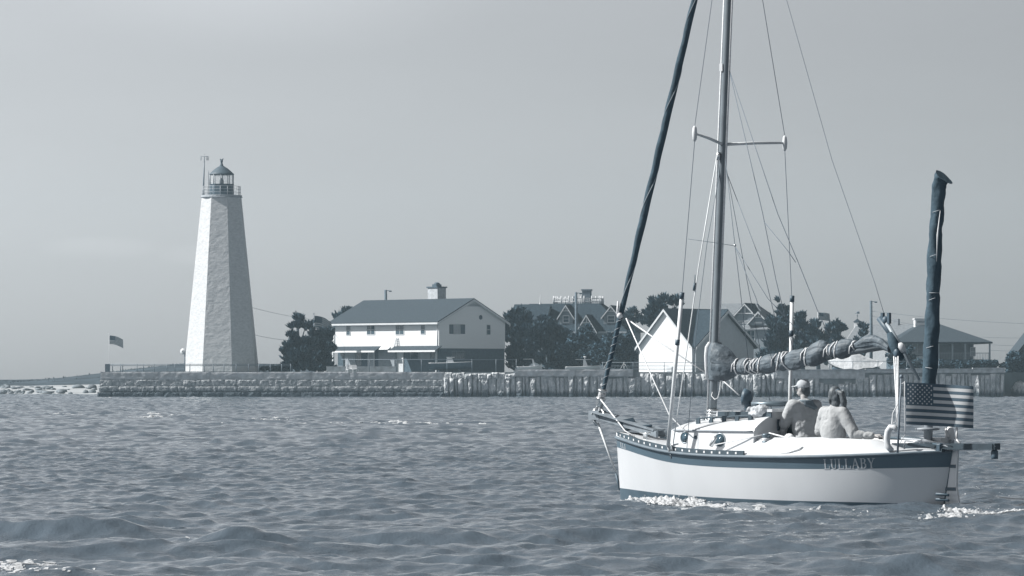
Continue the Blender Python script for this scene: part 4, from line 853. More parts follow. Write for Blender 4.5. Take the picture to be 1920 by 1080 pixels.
# white bench like crates behind the wall
mb = MB(); fr = Frame(at(1466, 498), 498); mb.box(-1.0, 1.0, 0, .5, GZ, zat(692, 498)); mb.prism([(-1.0, .0, zat(692, 498)), (1.0, .0, zat(692, 498)), (.9, .0, zat(689, 498)), (-.7, 0, zat(690, 498))], (0, .5, 0)); solo('storage_chest', mb, white, fr, GZ, 'white storage chest on the sea wall under the boom', 'chest')

# ------------------------------------------------------------------ flags
def flag(name, fr, o, du, dv, wave, label, group=None, nu=40, stars=True, droop=0.0, seed=0.0, sag=lambda u: 0.0):
    """o hoist top (local), du fly vector, dv hoist-down vector, wave = amplitude along normal"""
    du, dv = Vector(du), Vector(dv); nn = du.cross(dv).normalized(); o = Vector(o)
    def P(u, v, off=0.0):
        w_ = wave * (u ** .8) * math.sin(u * 7.5 + v * 1.1 + seed); return o + du * u + dv * v + nn * (w_ + off) + Vector((0, 0, -droop * u * u - sag(u)))
    mb = MB(); nv = 26
    for i in range(nu):
        for j in range(nv):
            u0, u1, v0, v1 = i / nu, (i + 1) / nu, j / nv, (j + 1) / nv; st_ = j // 2
            mi = 0 if (u0 + u1) / 2 < .42 and st_ < 7 else (0 if st_ % 2 == 0 else 1)
            mb.add([P(u0, v0), P(u1, v0), P(u1, v1), P(u0, v1)], [(0, 1, 2, 3)], mi, True)
    if stars:
        for r_ in range(9):
            for c_ in range(6 if r_ % 2 == 0 else 5):
                u0 = .42 * ((c_ * 2 + 1 + (r_ % 2)) / 12.0); v0 = (r_ + 1) / 10 * 7 / 13
                for off in (.004, -.004):
                    pts = []
                    for k in range(10):
                        a = k * math.pi / 5; rr = (.026 if k % 2 == 0 else .012); pts.append(P(u0 + rr * math.sin(a) * dv.length / du.length, v0 - rr * math.cos(a), off))
                    mb.add(pts, [tuple(range(10)) if off > 0 else tuple(reversed(range(10)))], 2)
    bm_me = mb.data(name, [flagred, flagwhite, starm], o.z, False)
    bm = bmesh.new(); bm.from_mesh(bm_me); bmesh.ops.remove_doubles(bm, verts=bm.verts, dist=1e-5); bm.to_mesh(bm_me); bm.free()
    ob = bpy.data.objects.new(name, bm_me); COL.objects.link(ob); ob.location = (fr.ox, fr.oy, o.z); ob.rotation_euler = (0, 0, fr.a)
    return tag(ob, label, 'flag', group)
def far_flag(px, ptop, pbase, Y, fly, hoist, droop, dy, label, plabel, base=GZ, pm=None, r=.05):
    fr = Frame(at(px, Y), Y); t = MB(); zt = zat(ptop - 3, Y); t.tube([(0, 0, base), (0, 0, zt)], [r * 1.3, r * .8], 7); t.ball((0, 0, zt + .05), .09, 0, 8, 6)
    solo('flagpole', t, pm or offwhite, fr, base, plabel, 'flagpole', 'flagpoles on the shore')
    flag('flag', fr, (.08, 0, zat(ptop, Y)), (fly * Y / F, dy, 0), (0, 0, -hoist * Y / F), .22, label, 'stars and stripes flags on the shore', 24, False, droop * Y / F, 1.0)
far_flag(204.5, 629, 700, 620, 25, 16, 8, .6, 'small stars and stripes flag flying left of the lighthouse', 'thin pale flagpole left of the lighthouse', .8, mat('sky pale pole', .62), .025)
far_flag(588.5, 592, 697, 520, 32, 24, 13, .8, 'stars and stripes flag drooping over the pines', 'flagpole standing among the pines', GZ, metalrail, .05)
far_flag(1533.5, 586, 690, 535, 22, 14, 2, .4, 'stars and stripes flag above the dark cedars', 'white flagpole rising from the dark cedars', GZ)
# gulls
for k, (px, py) in enumerate(((111, 500), (541, 182))):
    fr = Frame(at(px, 820), 820); z = zat(py, 820); m = MB(); m.ball((0, 0, z), (.05, .16, .05), 0, 8, 5)
    for s in (-1, 1): m.add([(0, -.05, z), (s * .22, -.03, z + .09), (s * .4, .04, z + .02), (s * .2, .05, z + .07), (0, .06, z)], [(0, 1, 2, 3, 4)])
    solo('gull', m, black, fr, z, ('distant gull flying low left of the lighthouse', 'distant gull flying high right of the lighthouse')[k], 'bird')
# ------------------------------------------------------------------ the sailing boat
B = lambda px, py, y=0.0: BF.hit(px, py, 'y', y)
HL = 3.3
def half(x):            # half breadth at the rail
    q = max(-1, min(1, x / HL)); return 0.02 + 1.03 * ((1 - q ** 2) ** .80 if q > 0 else (1 - abs(q) ** 2.7) ** .72)
def half_wl(x):
    q = max(-1, min(1, x / HL)); return 0.015 + .90 * ((1 - q ** 1.7) ** 1.0 if q > 0 else (1 - abs(q) ** 2.2) ** .9)
def trace(pts, inset=0.0):
    """photo points on the port topside -> (x, z) curve"""
    o = []
    for px, py in pts:
        y = .3
        for k in range(30):
            p = B(px, py, y); y = .6 * y + .4 * max(.02, half(p.x) - inset)
        o.append((p.x, p.z))
    return sorted(o)
def curve(o):
    xs = [a for a, b in o]; zs = [b for a, b in o]; return lambda x: float(np.interp(x, xs, zs))
def smooth(f):
    return lambda x: sum(f(x + d) for d in (-.4, -.2, 0, .2, .4)) / 5
SHEER = smooth(curve(trace([(1158, 818), (1180, 828), (1250, 847), (1330, 854), (1470, 856.5), (1600, 853), (1700, 849), (1785, 845)])))
STRIPE = smooth(curve(trace([(1160, 838), (1180, 846), (1250, 868), (1330, 876), (1470, 880), (1600, 880), (1700, 878), (1775, 876)], .03)))
BOOT = smooth(curve(trace([(1163, 914), (1250, 926), (1330, 932), (1470, 938), (1600, 941), (1775, 945)], .14)))
def hull_y(x, z):
    s_ = SHEER(x); b, w_ = half(x), half_wl(x)
    if z >= 0: q = min(1, z / s_); return w_ + (b - w_) * q ** .8
    return w_ * max(0, 1 - (-z / .55) ** 2) ** .5
def hull_x(t_, z):      # stem and stern rake
    s_ = SHEER(t_); q = 1 - max(-.5, z) / s_
    return t_ - (.08 * q if t_ > 0 else -.17 * q) * abs(t_ / HL) ** 3
boat = thing('sailboat', BF, 0, 'white double ended yawl with a navy sheer stripe and furled sails under way', 'sailboat')
ST_X = [HL * math.sin(math.pi / 2 * (-1 + 2 * i / 60)) * .9999 for i in range(61)]
def hull_rows(x):
    s_, a, b = SHEER(x), STRIPE(x), BOOT(x)
    return [s_, s_ - .02, (s_ + a) / 2, a + .004, a - .004, a * .75 + b * .25, (a + b) / 2, a * .25 + b * .75, b + .004, b - .004, b * .5, 0, -.15, -.35, -.54]
mb = MB(); P = []
for x in ST_X:
    zs = hull_rows(x); P.append([(hull_x(x, z), hull_y(x, z) + .0, z) for z in zs] + [(hull_x(x, z), -hull_y(x, z), z) for z in reversed(zs)])
n = len(P[0]); mb.grid(P)
mb.m = [(1 if (k % (n - 1)) in (0, 1, 2) or (k % (n - 1)) in (n - 2, n - 3, n - 4) else 2 if 8 < min(k % (n - 1), n - 2 - k % (n - 1)) else 0) for k in range(len(mb.f))]
hull = mb.build('hull', [gelcoat, navy, boot], boat)
def along(z_of, y_off, x0, x1, n=50):
    return [(hull_x(x, z_of(x)), (half(x) + y_off), z_of(x)) for x in np.linspace(x0, x1, n)]
for s in (1, -1):
    mb = MB(); mb.tube([(x, y * s, z) for x, y, z in along(lambda x: SHEER(x) - .01, .012, -3.29, 3.29, 60)], .026, 8); mb.build('rub_rail', mat('rub rail wood', (.12, .155, .185), .6, .15, 6), boat)
# toe rail with scupper gaps
xa = B(1398, 852, .98).x
for s in (1, -1):
    mb = MB(); x = xa; k = 0; gaps = []
    while x < 3.26:
        x1 = min(3.28, x + .165); h = .085
        A = [(q, (half(q) - .035) * s, SHEER(q)) for q in (x, x1)]
        gx = x1 - .034; gaps.append((gx, x1))
        for a, b, z0, z1 in ((x, gx, .005, h - .02), (gx, x1, .005, .028), (x, x1, h - .02, h)):
            pts = []
            for q in (a, b): pts.append((q, half(q) - .045, half(q) - .012, SHEER(q)))
            vs = [(q, yy * s, zz + dz) for (q, y0, y1, zz) in pts for yy in (y0, y1) for dz in (z0, z1)]
            mb.add(vs, [(0, 1, 3, 2), (4, 6, 7, 5), (0, 4, 5, 1), (2, 3, 7, 6), (1, 5, 7, 3), (0, 2, 6, 4)])
        x = x1
    tr_ = mb.build('toe_rail', teak, boat)
    for a, b in gaps:      # white pads added in the gaps, painting in the sunlit deck behind
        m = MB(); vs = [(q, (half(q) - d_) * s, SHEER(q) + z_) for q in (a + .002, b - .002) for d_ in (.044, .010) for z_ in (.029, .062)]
        m.add(vs, [(0, 1, 3, 2), (4, 6, 7, 5), (0, 4, 5, 1), (2, 3, 7, 6), (1, 5, 7, 3), (0, 2, 6, 4)]); m.build('sunlit_deck_pad', white, tr_)
# name and bow lettering
GL = {
 'L': [(.1, 0, .24, 1), (0, .95, .36, 1), (0, 0, .72, .07), (.66, 0, .72, .3)],
 'U': [(.1, .22, .24, 1), (0, .95, .36, 1), (.62, .22, .68, 1), (.5, .95, .82, 1), [(.1, .24), (.24, .24), (.36, .07), (.28, 0)], (.28, 0, .56, .07), [(.62, .24), (.68, .24), (.56, 0), (.5, .07)]],
 'A': [[(.08, .04), (.15, .04), (.45, 1), (.38, 1)], [(.36, 1), (.50, 1), (.84, .04), (.68, .04)], (.22, .32, .66, .38), (0, 0, .26, .05), (.56, 0, .92, .05)],
 'B': [(.1, 0, .24, 1), (0, .94, .5, 1), (.2, .5, .5, .56), (0, 0, .5, .06), [(.48, 1), (.64, .88), (.5, .88), (.44, .94)], (.5, .66, .64, .9), [(.5, .66), (.64, .68), (.5, .53), (.42, .56)], [(.46, .56), (.70, .4), (.56, .4), (.44, .5)], (.56, .16, .70, .42), [(.56, .18), (.70, .18), (.5, 0), (.44, .06)]],
 'Y': [[(.04, 1), (.2, 1), (.5, .45), (.36, .45)], [(.70, 1), (.77, 1), (.5, .45), (.44, .45)], (.36, 0, .5, .48), (0, .95, .3, 1), (.56, .95, .9, 1), (.24, 0, .62, .05)],
 'E': [(.1, 0, .24, 1), (0, .94, .68, 1), (0, 0, .7, .06), (.2, .47, .5, .53), (.62, .75, .68, 1), (.64, 0, .7, .28)],
 'I': [(.1, 0, .24, 1), (0, .95, .34, 1), (0, 0, .34, .05)], 'N': [(.1, 0, .16, 1), (.6, 0, .66, 1), [(.06, 1), (.2, 1), (.66, 0), (.52, 0)], (0, .95, .2, 1), (.5, .95, .78, 1), (0, 0, .28, .05)]}
def lettering(name, word, xa, za, xb, zb_, H, lab=None):
    """letters read from bow to stern (right in the picture is aft) on the port topside"""
    wd = [{'I': .42, 'L': .84, 'U': .92, 'A': .98, 'B': .84, 'Y': .92, 'E': .84, 'N': .88}.get(c, .9) for c in word]; tot = sum(wd); mb = MB(); k = 0; u0 = 0
    for c, w_ in zip(word, wd):
        for g in GL[c]:
            q = [(g[0], g[1]), (g[2], g[1]), (g[2], g[3]), (g[0], g[3])] if isinstance(g, tuple) else g
            vs = []; k += 1
            for off in (.0005, .004 + .0003 * (k % 5)):
                for a, b in q:
                    u = (u0 + a) / tot; x = xa + (xb - xa) * u; z = za + (zb_ - za) * u + H * b; vs.append((hull_x(x, z), hull_y(x, z) + off, z))
            m_ = len(q); mb.add(vs, [tuple(m_ + i for i in range(m_))] + [(i, (i + 1) % m_, m_ + (i + 1) % m_, m_ + i) for i in range(m_)])
        u0 += w_
    return mb.build(name, mat('pale lettering', .46, .6, .05), boat, lab)
def on_hull(px, py):
    y = .5
    for k in range(40): p = B(px, py, y); y = .6 * y + .4 * hull_y(p.x, max(0.02, p.z))
    return p
a, b, c = on_hull(1546, 880), on_hull(1644, 878), on_hull(1546, 861)
lettering('name_lettering', 'LULLABY', a.x, a.z, b.x, b.z, c.z - a.z, 'pale capitals reading LULLABY on the navy stripe')
a, b, c = on_hull(1163, 838), on_hull(1173, 842), on_hull(1163, 828)
lettering('bow_lettering', 'ELI', a.x, a.z, b.x, b.z, (c.z - a.z) * .85)

# cabin, deck, coamings
CZ = lambda px, py, y: B(px, py, y).z
xf = B(1258, 830, .62).x; xc = B(1415, 810, .74).x          # front and aft ends of the cabin
def cab_half(x): return float(np.interp(x, [xc, (xf + xc) / 2, xf - .15, xf + .02], [.76, .74, .62, .54]))
zt_f, zt_a = CZ(1262, 803, .60), CZ(1414, 805, .75)
def cab_top(x): return float(np.interp(x, [xc, xf], [zt_a, zt_f]))
zc_a = CZ(1478, 776, .12)          # crown of the aft bulkhead
def crown(x): return cab_top(x) + np.interp(x, [xc, xf], [zc_a - zt_a, .10])
deck_z = lambda x, y: SHEER(x) + .01 + .07 * max(0, 1 - (y / max(.05, half(x))) ** 2)
cock_a, cock_f = -2.35, xc - .02    # cockpit
mb = MB(); P = []
for x in [q for q in ST_X if q > cock_f] : P.append([(hull_x(x, SHEER(x)), half(x) * v, deck_z(x, half(x) * v)) for v in np.linspace(-1, 1, 13)])
mb.grid(P); P = []
for x in [q for q in ST_X if q < cock_a + .1]: P.append([(hull_x(x, SHEER(x)), half(x) * v, deck_z(x, half(x) * v)) for v in np.linspace(-1, 1, 13)])
mb.grid(P); deck = mb.build('deck', gelcoat, boat)
zco = CZ(1540, 822, .66)
def co_h(x): return float(np.interp(x, [cock_a - .35, cock_a + .2, -1.2, cock_f - .1, cock_f + .75], [0.01, zco - SHEER(cock_a + .2) - .03, zco - SHEER(-1.2), zco - SHEER(cock_f) - .01, 0.0]))
def co_y(x): return max(.08, half(x) - float(np.interp(x, [cock_a - .35, cock_a, cock_f, cock_f + .75], [.30, .36, .40, .33])))
for s in (1, -1):
    mb = MB(); P = []
    for x in np.linspace(cock_a - .35, cock_f + .75, 40):
        h, yi, z0 = co_h(x), co_y(x), SHEER(x); b = half(x) - .02
        P.append([(x, b * s, z0 + .012), (x, (b * .75 + yi * .25) * s, z0 + .02 + h * .22), (x, (b * .4 + yi * .6) * s, z0 + .02 + h * .66), (x, (b * .12 + yi * .88) * s, z0 + .02 + h * .95), (x, yi * s, z0 + .02 + h), (x, (yi - .05) * s, z0 + .02 + h * .98), (x, (yi - .07) * s, z0 - .35 if cock_a < x < cock_f else z0)])
    mb.grid(P if s > 0 else [list(reversed(r)) for r in P]); mb.build('coaming', gelcoat, boat)
mb = MB(); ce = lambda x: co_y(x) - .08
P = [[(x, -ce(x), .42), (x, ce(x), .42)] for x in np.linspace(cock_a, cock_f, 12)]; mb.grid(P); mb.build('cockpit_floor', mat('cockpit sole', (.4, .42, .44), .7), boat)
for s in (1, -1):
    mb = MB(); P = []
    for x in np.linspace(cock_a + .1, cock_f, 14): P.append([(x, ce(x) * s, .86), (x, ce(x) * s * .45, .86), (x, ce(x) * s * .45, .82), (x, ce(x) * s * .45, .43)])
    mb.grid(P); mb.build('cockpit_seat', offwhite, boat)
mb = MB(); mb.box(cock_a - .02, cock_a + .02, -ce(cock_a), ce(cock_a), .42, SHEER(cock_a) + .05); mb.build('stern_bulkhead', gelcoat, boat)
# cabin shell
mb = MB(); P = []
xs = list(np.linspace(xc, xf - .1, 14)) + [xf - .03, xf + .02, xf + .06]
for i, x in enumerate(xs):
    b, zt, zc = cab_half(x), cab_top(x), crown(x); fr_ = max(0, (x - (xf - .1)) / .16)
    zt2, zc2 = zt - .03 * fr_ ** 2, zc - .06 * fr_ ** 2; row = []
    for v in np.linspace(-1, 1, 17):
        row.append((x, b * v * .985, zt2 + (zc2 - zt2) * (1 - abs(v) ** 2.2)))
    P.append([(x + .0, -b * 1.04, deck_z(x, b) - .02), (x, -b, zt2 - .04)] + row + [(x, b, zt2 - .04), (x, b * 1.04, deck_z(x, b) - .02)])
mb.grid(P)
last = P[-1]; first = P[0]
mb.add(last + [(last[0][0] + .10, y, deck_z(xf, y) - .02) for _, y, _z in last], [(i, i + 1, len(last) + i + 1, len(last) + i) for i in range(len(last) - 1)])
cabin = mb.build('cabin', gelcoat, boat)
mb = MB(); vs = list(first); k = len(vs); mb.add([(xc - .004, y, z) for x, y, z in vs] + [(xc - .004, y, .42) for x, y, z in vs], [(i, k + i, k + i + 1, i + 1) for i in range(k - 1)])
bulk = mb.build('cabin_bulkhead', gelcoat, boat)
mb = MB(); mb.box(xc - .02, xc - .006, -.50, -.06, .43, zc_a - .03); comp = mb.build('companionway', darkglass, boat)
p = B(1473, 797, .2); mb = MB(); mb.box(xc - .025, xc - .005, .02, .15, p.z - .09, p.z + .09); mb.build('instrument_panel', black, bulk)
for s in (1, -1):
    mb = MB(); mb.tube([(x, (cab_half(x) + .012) * s, cab_top(x) - .03) for x in np.linspace(xc + .03, xf - .02, 16)], .018, 6); mb.build('cabin_moulding', mat('moulding grey', (.3, .33, .36), .6), cabin)
    for px, py, r in ((1282, 820.5, .098), (1354, 825.5, .115)):
        p = B(px, py, .7)
        yy = cab_half(p.x) * 1.015
        m = MB(); m.lathe((p.x, (yy - .02) * s, p.z), [(r, 0), (r, .028), (r * .84, .032), (r * .82, .02)], 24, axis=Vector((0, s, .05))); w_ = m.build('porthole', mat('porthole ring', (.22, .26, .29), .35, metal=.4), cabin)
        m = MB(); m.lathe((p.x, (yy - .015) * s, p.z), [(r * .83, 0), (r * .83, .022)], 24, axis=Vector((0, s, .05))); m.build('porthole_glass', darkglass, w_)
    # handrail
    a, b = B(1306, 791, .45), B(1412, 789, .45); m = MB()
    f = lambda q: Vector((a.x + (b.x - a.x) * q, .45 * s, crown(a.x + (b.x - a.x) * q) * .62 + cab_top(a.x + (b.x - a.x) * q) * .38 + .02))
    m.tube([f(0)] + [f(q) + Vector((0, 0, .06)) for q in np.linspace(.03, .95, 12)] + [f(1)], .015, 6)
    for i in range(5): q = .03 + i * .23; m.box(f(q).x - .035, f(q).x + .035, .45 * s - .014, .45 * s + .014, f(q).z - .03, f(q).z + .06)
    m.build('handrail', teak, cabin)
# sliding hatch and its rails
h0, h1 = B(1338, 785, .32), B(1482, 777, .32); zr0, zr1 = crown(h0.x) + .0, crown(xc) + .0
mb = MB(); xm = B(1425, 780, .3).x
mb.prism([(h0.x, -.30, crown(h0.x) - .04), (xc + .0, -.30, crown(xc) - .04), (xc + .0, -.30, crown(xc) + .055), (h0.x - .05, -.30, crown(h0.x) + .13)], (0, .6, 0)); mb.build('sliding_hatch', gelcoat, cabin)
for s in (.32, -.345): m = MB(); m.box(xc - .03, h0.x - .1, s, s + .025, crown(xc) - .06, crown(xc) + .035); m.build('hatch_rail', teak, cabin)
mb = MB(); mb.box(xc - .06, xc + .04, -.36, .36, crown(xc) + .03, crown(xc) + .075); mb.build('hatch_beam', gelcoat, cabin)

# spars and rigging
def lin(p0, p1, z): q = (z - p0.z) / (p1.z - p0.z); return p0 + (p1 - p0) * q
M0, M1 = B(1336.5, 765, 0), B(1366, 0, 0); zm0 = crown(M0.x) - .03
mast_at = lambda z: lin(M0, M1, z)
mb = MB(); mb.tube([mast_at(z) for z in np.linspace(zm0, 10.9, 14)], [.064] * 12 + [.055, .045], 14); mast = mb.build('mast', alu, boat)
mb = MB()
for dz in (.04, .09, .13, .18): mb.lathe(mast_at(zm0 + dz), [(.09 + .015 * rnd.random(), -.022), (.105, 0), (.09, .022)], 12)
p = mast_at(zm0); mb.box(p.x - .16, p.x + .24, -.14, .14, zm0 - .04, zm0 + .03)
for y in (-.13, .0, .13): mb.lathe((p.x + .1, y, zm0 + .03), [(.035, 0), (.05, .03), (.03, .06)], 10)
mb.build('mast_step', steel, mast)
mb = MB(); mb.tube([mast_at(zm0 + .1) + Vector((.085, .03, 0)), mast_at(5) + Vector((.085, .02, 0)), mast_at(10.6) + Vector((.075, .01, 0))], .014, 6); mb.tube([mast_at(z) + Vector((-.066, 0, 0)) for z in (2.4, 6, 10.6)], .02, 6, flat=.6); mb.build('sail_track', rope, mast)
sp_root = mast_at(CZ(1354, 271, 0))
SPW = 1.02; cov = mat('shroud cover', (.62, .65, .67), .5); tipP, tipS = B(1302.5, 250, SPW), B(1471.5, 268, -SPW)
for tip in (tipP, tipS):
    m = MB(); m.tube([sp_root, sp_root.lerp(tip, .5) + Vector((0, 0, .01)), tip], [.026, .024, .018], 8); s_ = m.build('spreader', cov, mast)
    m = MB(); m.tube([tip + Vector((0, 0, -.13)), tip + Vector((0, 0, -.09)), tip, tip + Vector((0, 0, .09)), tip + Vector((0, 0, .12))], [.012, .035, .042, .032, .012], 10); m.build('spreader_boot', offwhite, s_)
mast_top = mast_at(10.75)
tubP = (B(1278, 560, SPW), B(1252.5, 832, .93)); tubS = (B(1485, 566, -SPW), B(1479.5, 758, -.93))
for (a, b), tip in ((tubP, tipP), (tubS, tipS)):
    b2 = a + (b - a) * 1.0; b2.z = min(b2.z, SHEER(b.x) + .08)
    m = MB(); m.tube([b2, a], .031, 8); sc_ = m.build('shroud_cover', cov, boat)
    m = MB(); m.tube([a, a + (a - b).normalized() * .10], .038, 8); m.build('shroud_cap', black, sc_); m = MB(); q = a + (b - a) * .28; m.tube([q, q + (b - a).normalized() * .09], .037, 8); m.build('shroud_band', black, sc_)
    m = MB(); m.tube([mast_top, tip + Vector((0, 0, .11))], .0055, 5, cap=False); m.tube([tip - Vector((0, 0, .12)), a], .0055, 5, cap=False); m.build('upper_shroud', wirem, boat)
    m = MB(); c_ = Vector((b2.x, (half(b2.x) - .03) * (1 if b2.y > 0 else -1), SHEER(b2.x))); m.tube([c_ - Vector((0, 0, .1)), b2], .02, 6); m.build('chainplate', steel, boat)
def line(name, pts, r=.0055, m_=None, lab=None):
    m = MB(); m.tube(pts, r, 6); return m.build(name, m_ or wirem, boat, lab)
line('lower_shroud', [B(1345, 287, .05), B(1310, 500, .5), B(1283, 690, .8), B(1262, 834, .9)], .009, mat('lower shroud cover', (.66, .69, .71), .5))
line('lower_shroud', [B(1350, 320, .05), B(1325, 460, .3), B(1303, 640, .6), B(1288, 840, .85)], .005)
line('lower_shroud', [B(1357, 290, -.05), B(1392, 480, -.35), B(1447, 770, -.85)], .005)
line('topping_lift', [B(1367, 130, 0), B(1430, 400, 0), B(1455, 525, 0), B(1490, 668, 0)], .0055)
line('lazy_jack', [B(1367, 130, 0), B(1458, 400, 0), B(1500, 500, -.1), B(1534, 585, -.1), B(1572, 668, -.12)], .0055)
line('lazy_jack', [B(1360, 300, .1), B(1378, 460, .15), B(1405, 690, .12)], .005)
line('lazy_jack', [B(1378, 462, .15), B(1418, 560, .12), B(1452, 692, .1)], .005)
line('lazy_jack', [B(1365, 330, -.1), B(1430, 500, -.1), B(1476, 690, -.1)], .005)
line('lazy_jack', [B(1432, 415, 0), B(1477, 470, 0), B(1492, 492, 0)], .005)
line('lazy_jack', [B(1378, 462, .1), B(1440, 560, 0), B(1545, 672, 0)], .005)
line('flag_halyard', [B(1290, 448, .6), B(1340, 455, .3), B(1378, 461, .15)], .004)
line('masthead_lift', [mast_top, B(1475, 0, 0), B(1560, 300, 0), B(1640, 530, 0), B(1661, 600, 0)], .004)
m = MB(); m.tube([B(1303, 530, .6), B(1301, 545, .6)], .02, 6); m.tube([B(1303, 515, .6), B(1303, 530, .6)], .008, 5); m.build('shroud_block', black, boat)
m = MB(); q = B(1378, 460, .15); m.ball(q, .022, 0, 8, 6); m.build('lazy_jack_block', steel, boat)
m = MB(); q = B(1355, 122, .03); m.box(q.x - .03, q.x + .03, -.03, .08, q.z - .1, q.z + .02); m.build('steaming_light', offwhite, mast)
m = MB(); q = B(1347, 285, .1); m.tube([q, q - Vector((0, 0, .13))], .03, 8); m.build('spreader_light', steel, mast)
# furled jib
J0, J1 = B(1127, 748, 0), B(1302, 0, 0); jz = lambda z: lin(J0, J1, z); jt = min(10.6, 10.9)
zz = np.linspace(J0.z, 10.4, 90); jr = []
for z in zz:
    q = (z - J0.z) / (10.4 - J0.z); base = np.interp(z, [J0.z, 2.6, CZ(1172, 588, 0), CZ(1172, 588, 0) + .25, 4.5, 7, 8.2, 10.4], [.036, .041, .045, .046, .064, .062, .052, .02]); jr.append(base * (.95 + .05 * math.sin(z * 9) + .05 * mnoise.noise((0, 0, z * 2))))
mb = MB(); mb.tube([jz(z) + Vector((.004 * math.sin(z * 9), .004 * math.cos(z * 9), 0)) for z in zz], jr, 10); jib = mb.build('furled_jib', darkcanvas, boat)
mb = MB(); P = []
for z in np.linspace(CZ(1172, 588, 0), 10.3, 160):
    r = float(np.interp(z, zz, jr)); a = z * 4.2; P.append(jz(z) + Vector((math.cos(a), math.sin(a), 0)) * r * 1.02)
mb.tube(P, .008, 5); mb.build('jib_edge_piping', mat('jib edge cloth', (.24, .28, .31), .7), jib)
mb = MB(); P = []
for z in np.linspace(J0.z + .05, CZ(1172, 592, 0), 90):
    r = float(np.interp(z, zz, jr)); a = z * 48; P.append(jz(z) + Vector((math.cos(a), math.sin(a), 0)) * (r + .004))
mb.tube(P, .0055, 5); mb.build('jib_sheet_wrap', mat('grey wrap cord', .34, .8), jib)
mb = MB(); q = jz(CZ(1172, 592, 0)); mb.ball(q + Vector((-.03, .06, 0)), (.05, .05, .05), 0, 8, 6, .15); mb.tube([q + Vector((0, .07, .24)), q + Vector((0, .07, 0))], [.012, .03], 6); mb.build('clew', rope, jib)
line('jib_sheet', [B(1174, 597, .06), B(1215, 690, .45), B(1255, 778, .75), B(1276, 800, .72), B(1290, 812, .78)], .010, rope)
line('jib_sheet', [B(1174, 597, -.05), B(1250, 650, -.1), B(1330, 704, -.05)], .011, rope)
line('boom_vang', [B(1332, 704, .06), B(1358, 716, .1), B(1386, 741, .2)], .012, rope)
line('hanging_halyard', [B(1336, 735, .08), B(1334, 742, .09), B(1340, 749, .1), B(1346, 746, .1), B(1350, 730, .1), B(1351, 715, .1), B(1344, 700, .1)], .008, rope)
# furler and bowsprit
mb = MB(); d = (J1 - J0).normalized(); mb.lathe(J0, [(.05, -.13), (.062, -.12), (.062, -.02), (.07, -.01), (.085, 0), (.085, .02), (.05, .03), (.048, .12), (.085, .13), (.085, .15), (.04, .17)], 14, axis=d); fu = mb.build('furler_drum', steel, boat)
mb = MB()
for k in range(7): mb.lathe(J0 + d * (.035 + k * .013), [(.052, -.007), (.066 + .006 * rnd.random(), 0), (.052, .007)], 10)
mb.build('furling_line', rope, fu)
line('furling_line', [J0 + Vector((-.03, .06, 0)), B(1172, 808, .2), B(1190, 818, .3)], .011, rope)
s0, s1 = B(1119, 779, 0), B(1236, 814, 0)
mb = MB()
for y in (-.12, .12):
    mb.prism([(s0.x - .05, y * .5 - .03, s0.z - .05), (s0.x - .05, y * .5 + .03, s0.z - .05), (s0.x - .05, y * .5 + .03, s0.z + .05), (s0.x - .05, y * .5 - .03, s0.z + .05)], (s1.x - s0.x, y * .5, s1.z - s0.z))
mb.box(s0.x - .12, s0.x + .1, -.1, .1, s0.z - .07, s0.z + .08); mb.prism([(s0.x, -.16, s0.z + .05), (s0.x, .16, s0.z + .05), (s0.x, .16, s0.z + .08), (s0.x, -.16, s0.z + .08)], (s1.x - s0.x, 0, s1.z - s0.z)); bs = mb.build('bowsprit', mat('grey sprit wood', (.2, .235, .265), .7, .2, 8), boat)
mb = MB(); e = B(1114, 787, 0)
for y in (-.09, .09): mb.tube([J0 + d * -.12 + Vector((0, y * .3, 0)), s0 + Vector((0.02, y, .04)), Vector((e.x, y * .4, e.z))], [.022, .03, .02], 7)
mb.tube([J0 + d * -.1, B(1138, 788, .02), B(1152, 795, .02)], .022, 6); mb.tube([B(1116, 780, 0), B(1114, 790, 0), B(1119, 797, 0)], .03, 7); mb.build('stem_fitting', steel, bs)
bb0, bb1, bb2 = B(1121, 793, 0), B(1155, 888, 0), B(1163, 919, 0)
line('bobstay', [bb0, bb0.lerp(bb1, .97)], .017, cov); line('bobstay', [bb1, bb2], .02, black)
mb = MB(); q = B(1190, 800, .08)       # anchor in its roller on the sprit
mb.tube([q + Vector((.28, 0, -.02)), q + Vector((-.35, 0, .02))], .022, 7); mb.prism([(q.x + .3, -.16, q.z + .06), (q.x + .08, -.02, q.z + .12), (q.x + .02, 0, q.z - .04), (q.x + .24, .02, q.z - .08)], (0, .03, 0)); mb.prism([(q.x + .3, .16, q.z + .06), (q.x + .06, .02, q.z + .12), (q.x + .02, 0, q.z - .02), (q.x + .24, .04, q.z - .06)], (0, .02, .03)); mb.box(q.x - .3, q.x + .05, -.07, .07, q.z - .05, q.z); mb.build('anchor', black, boat)
for px, py, y in ((1210, 817, .25), (1262, 838, .85), (1505, 840, .78), (1760, 838, .35)):
    p = B(px, py, y); zd = max(p.z, SHEER(p.x) + .02); m = MB(); m.box(p.x - .03, p.x + .03, y - .02, y + .02, zd - .06, zd + .03); m.tube([(p.x - .11, y, zd + .05), (p.x, y, zd + .03), (p.x + .11, y, zd + .05)], [.012, .018, .012], 7); m.build('cleat', black if px > 1300 else steel, boat)
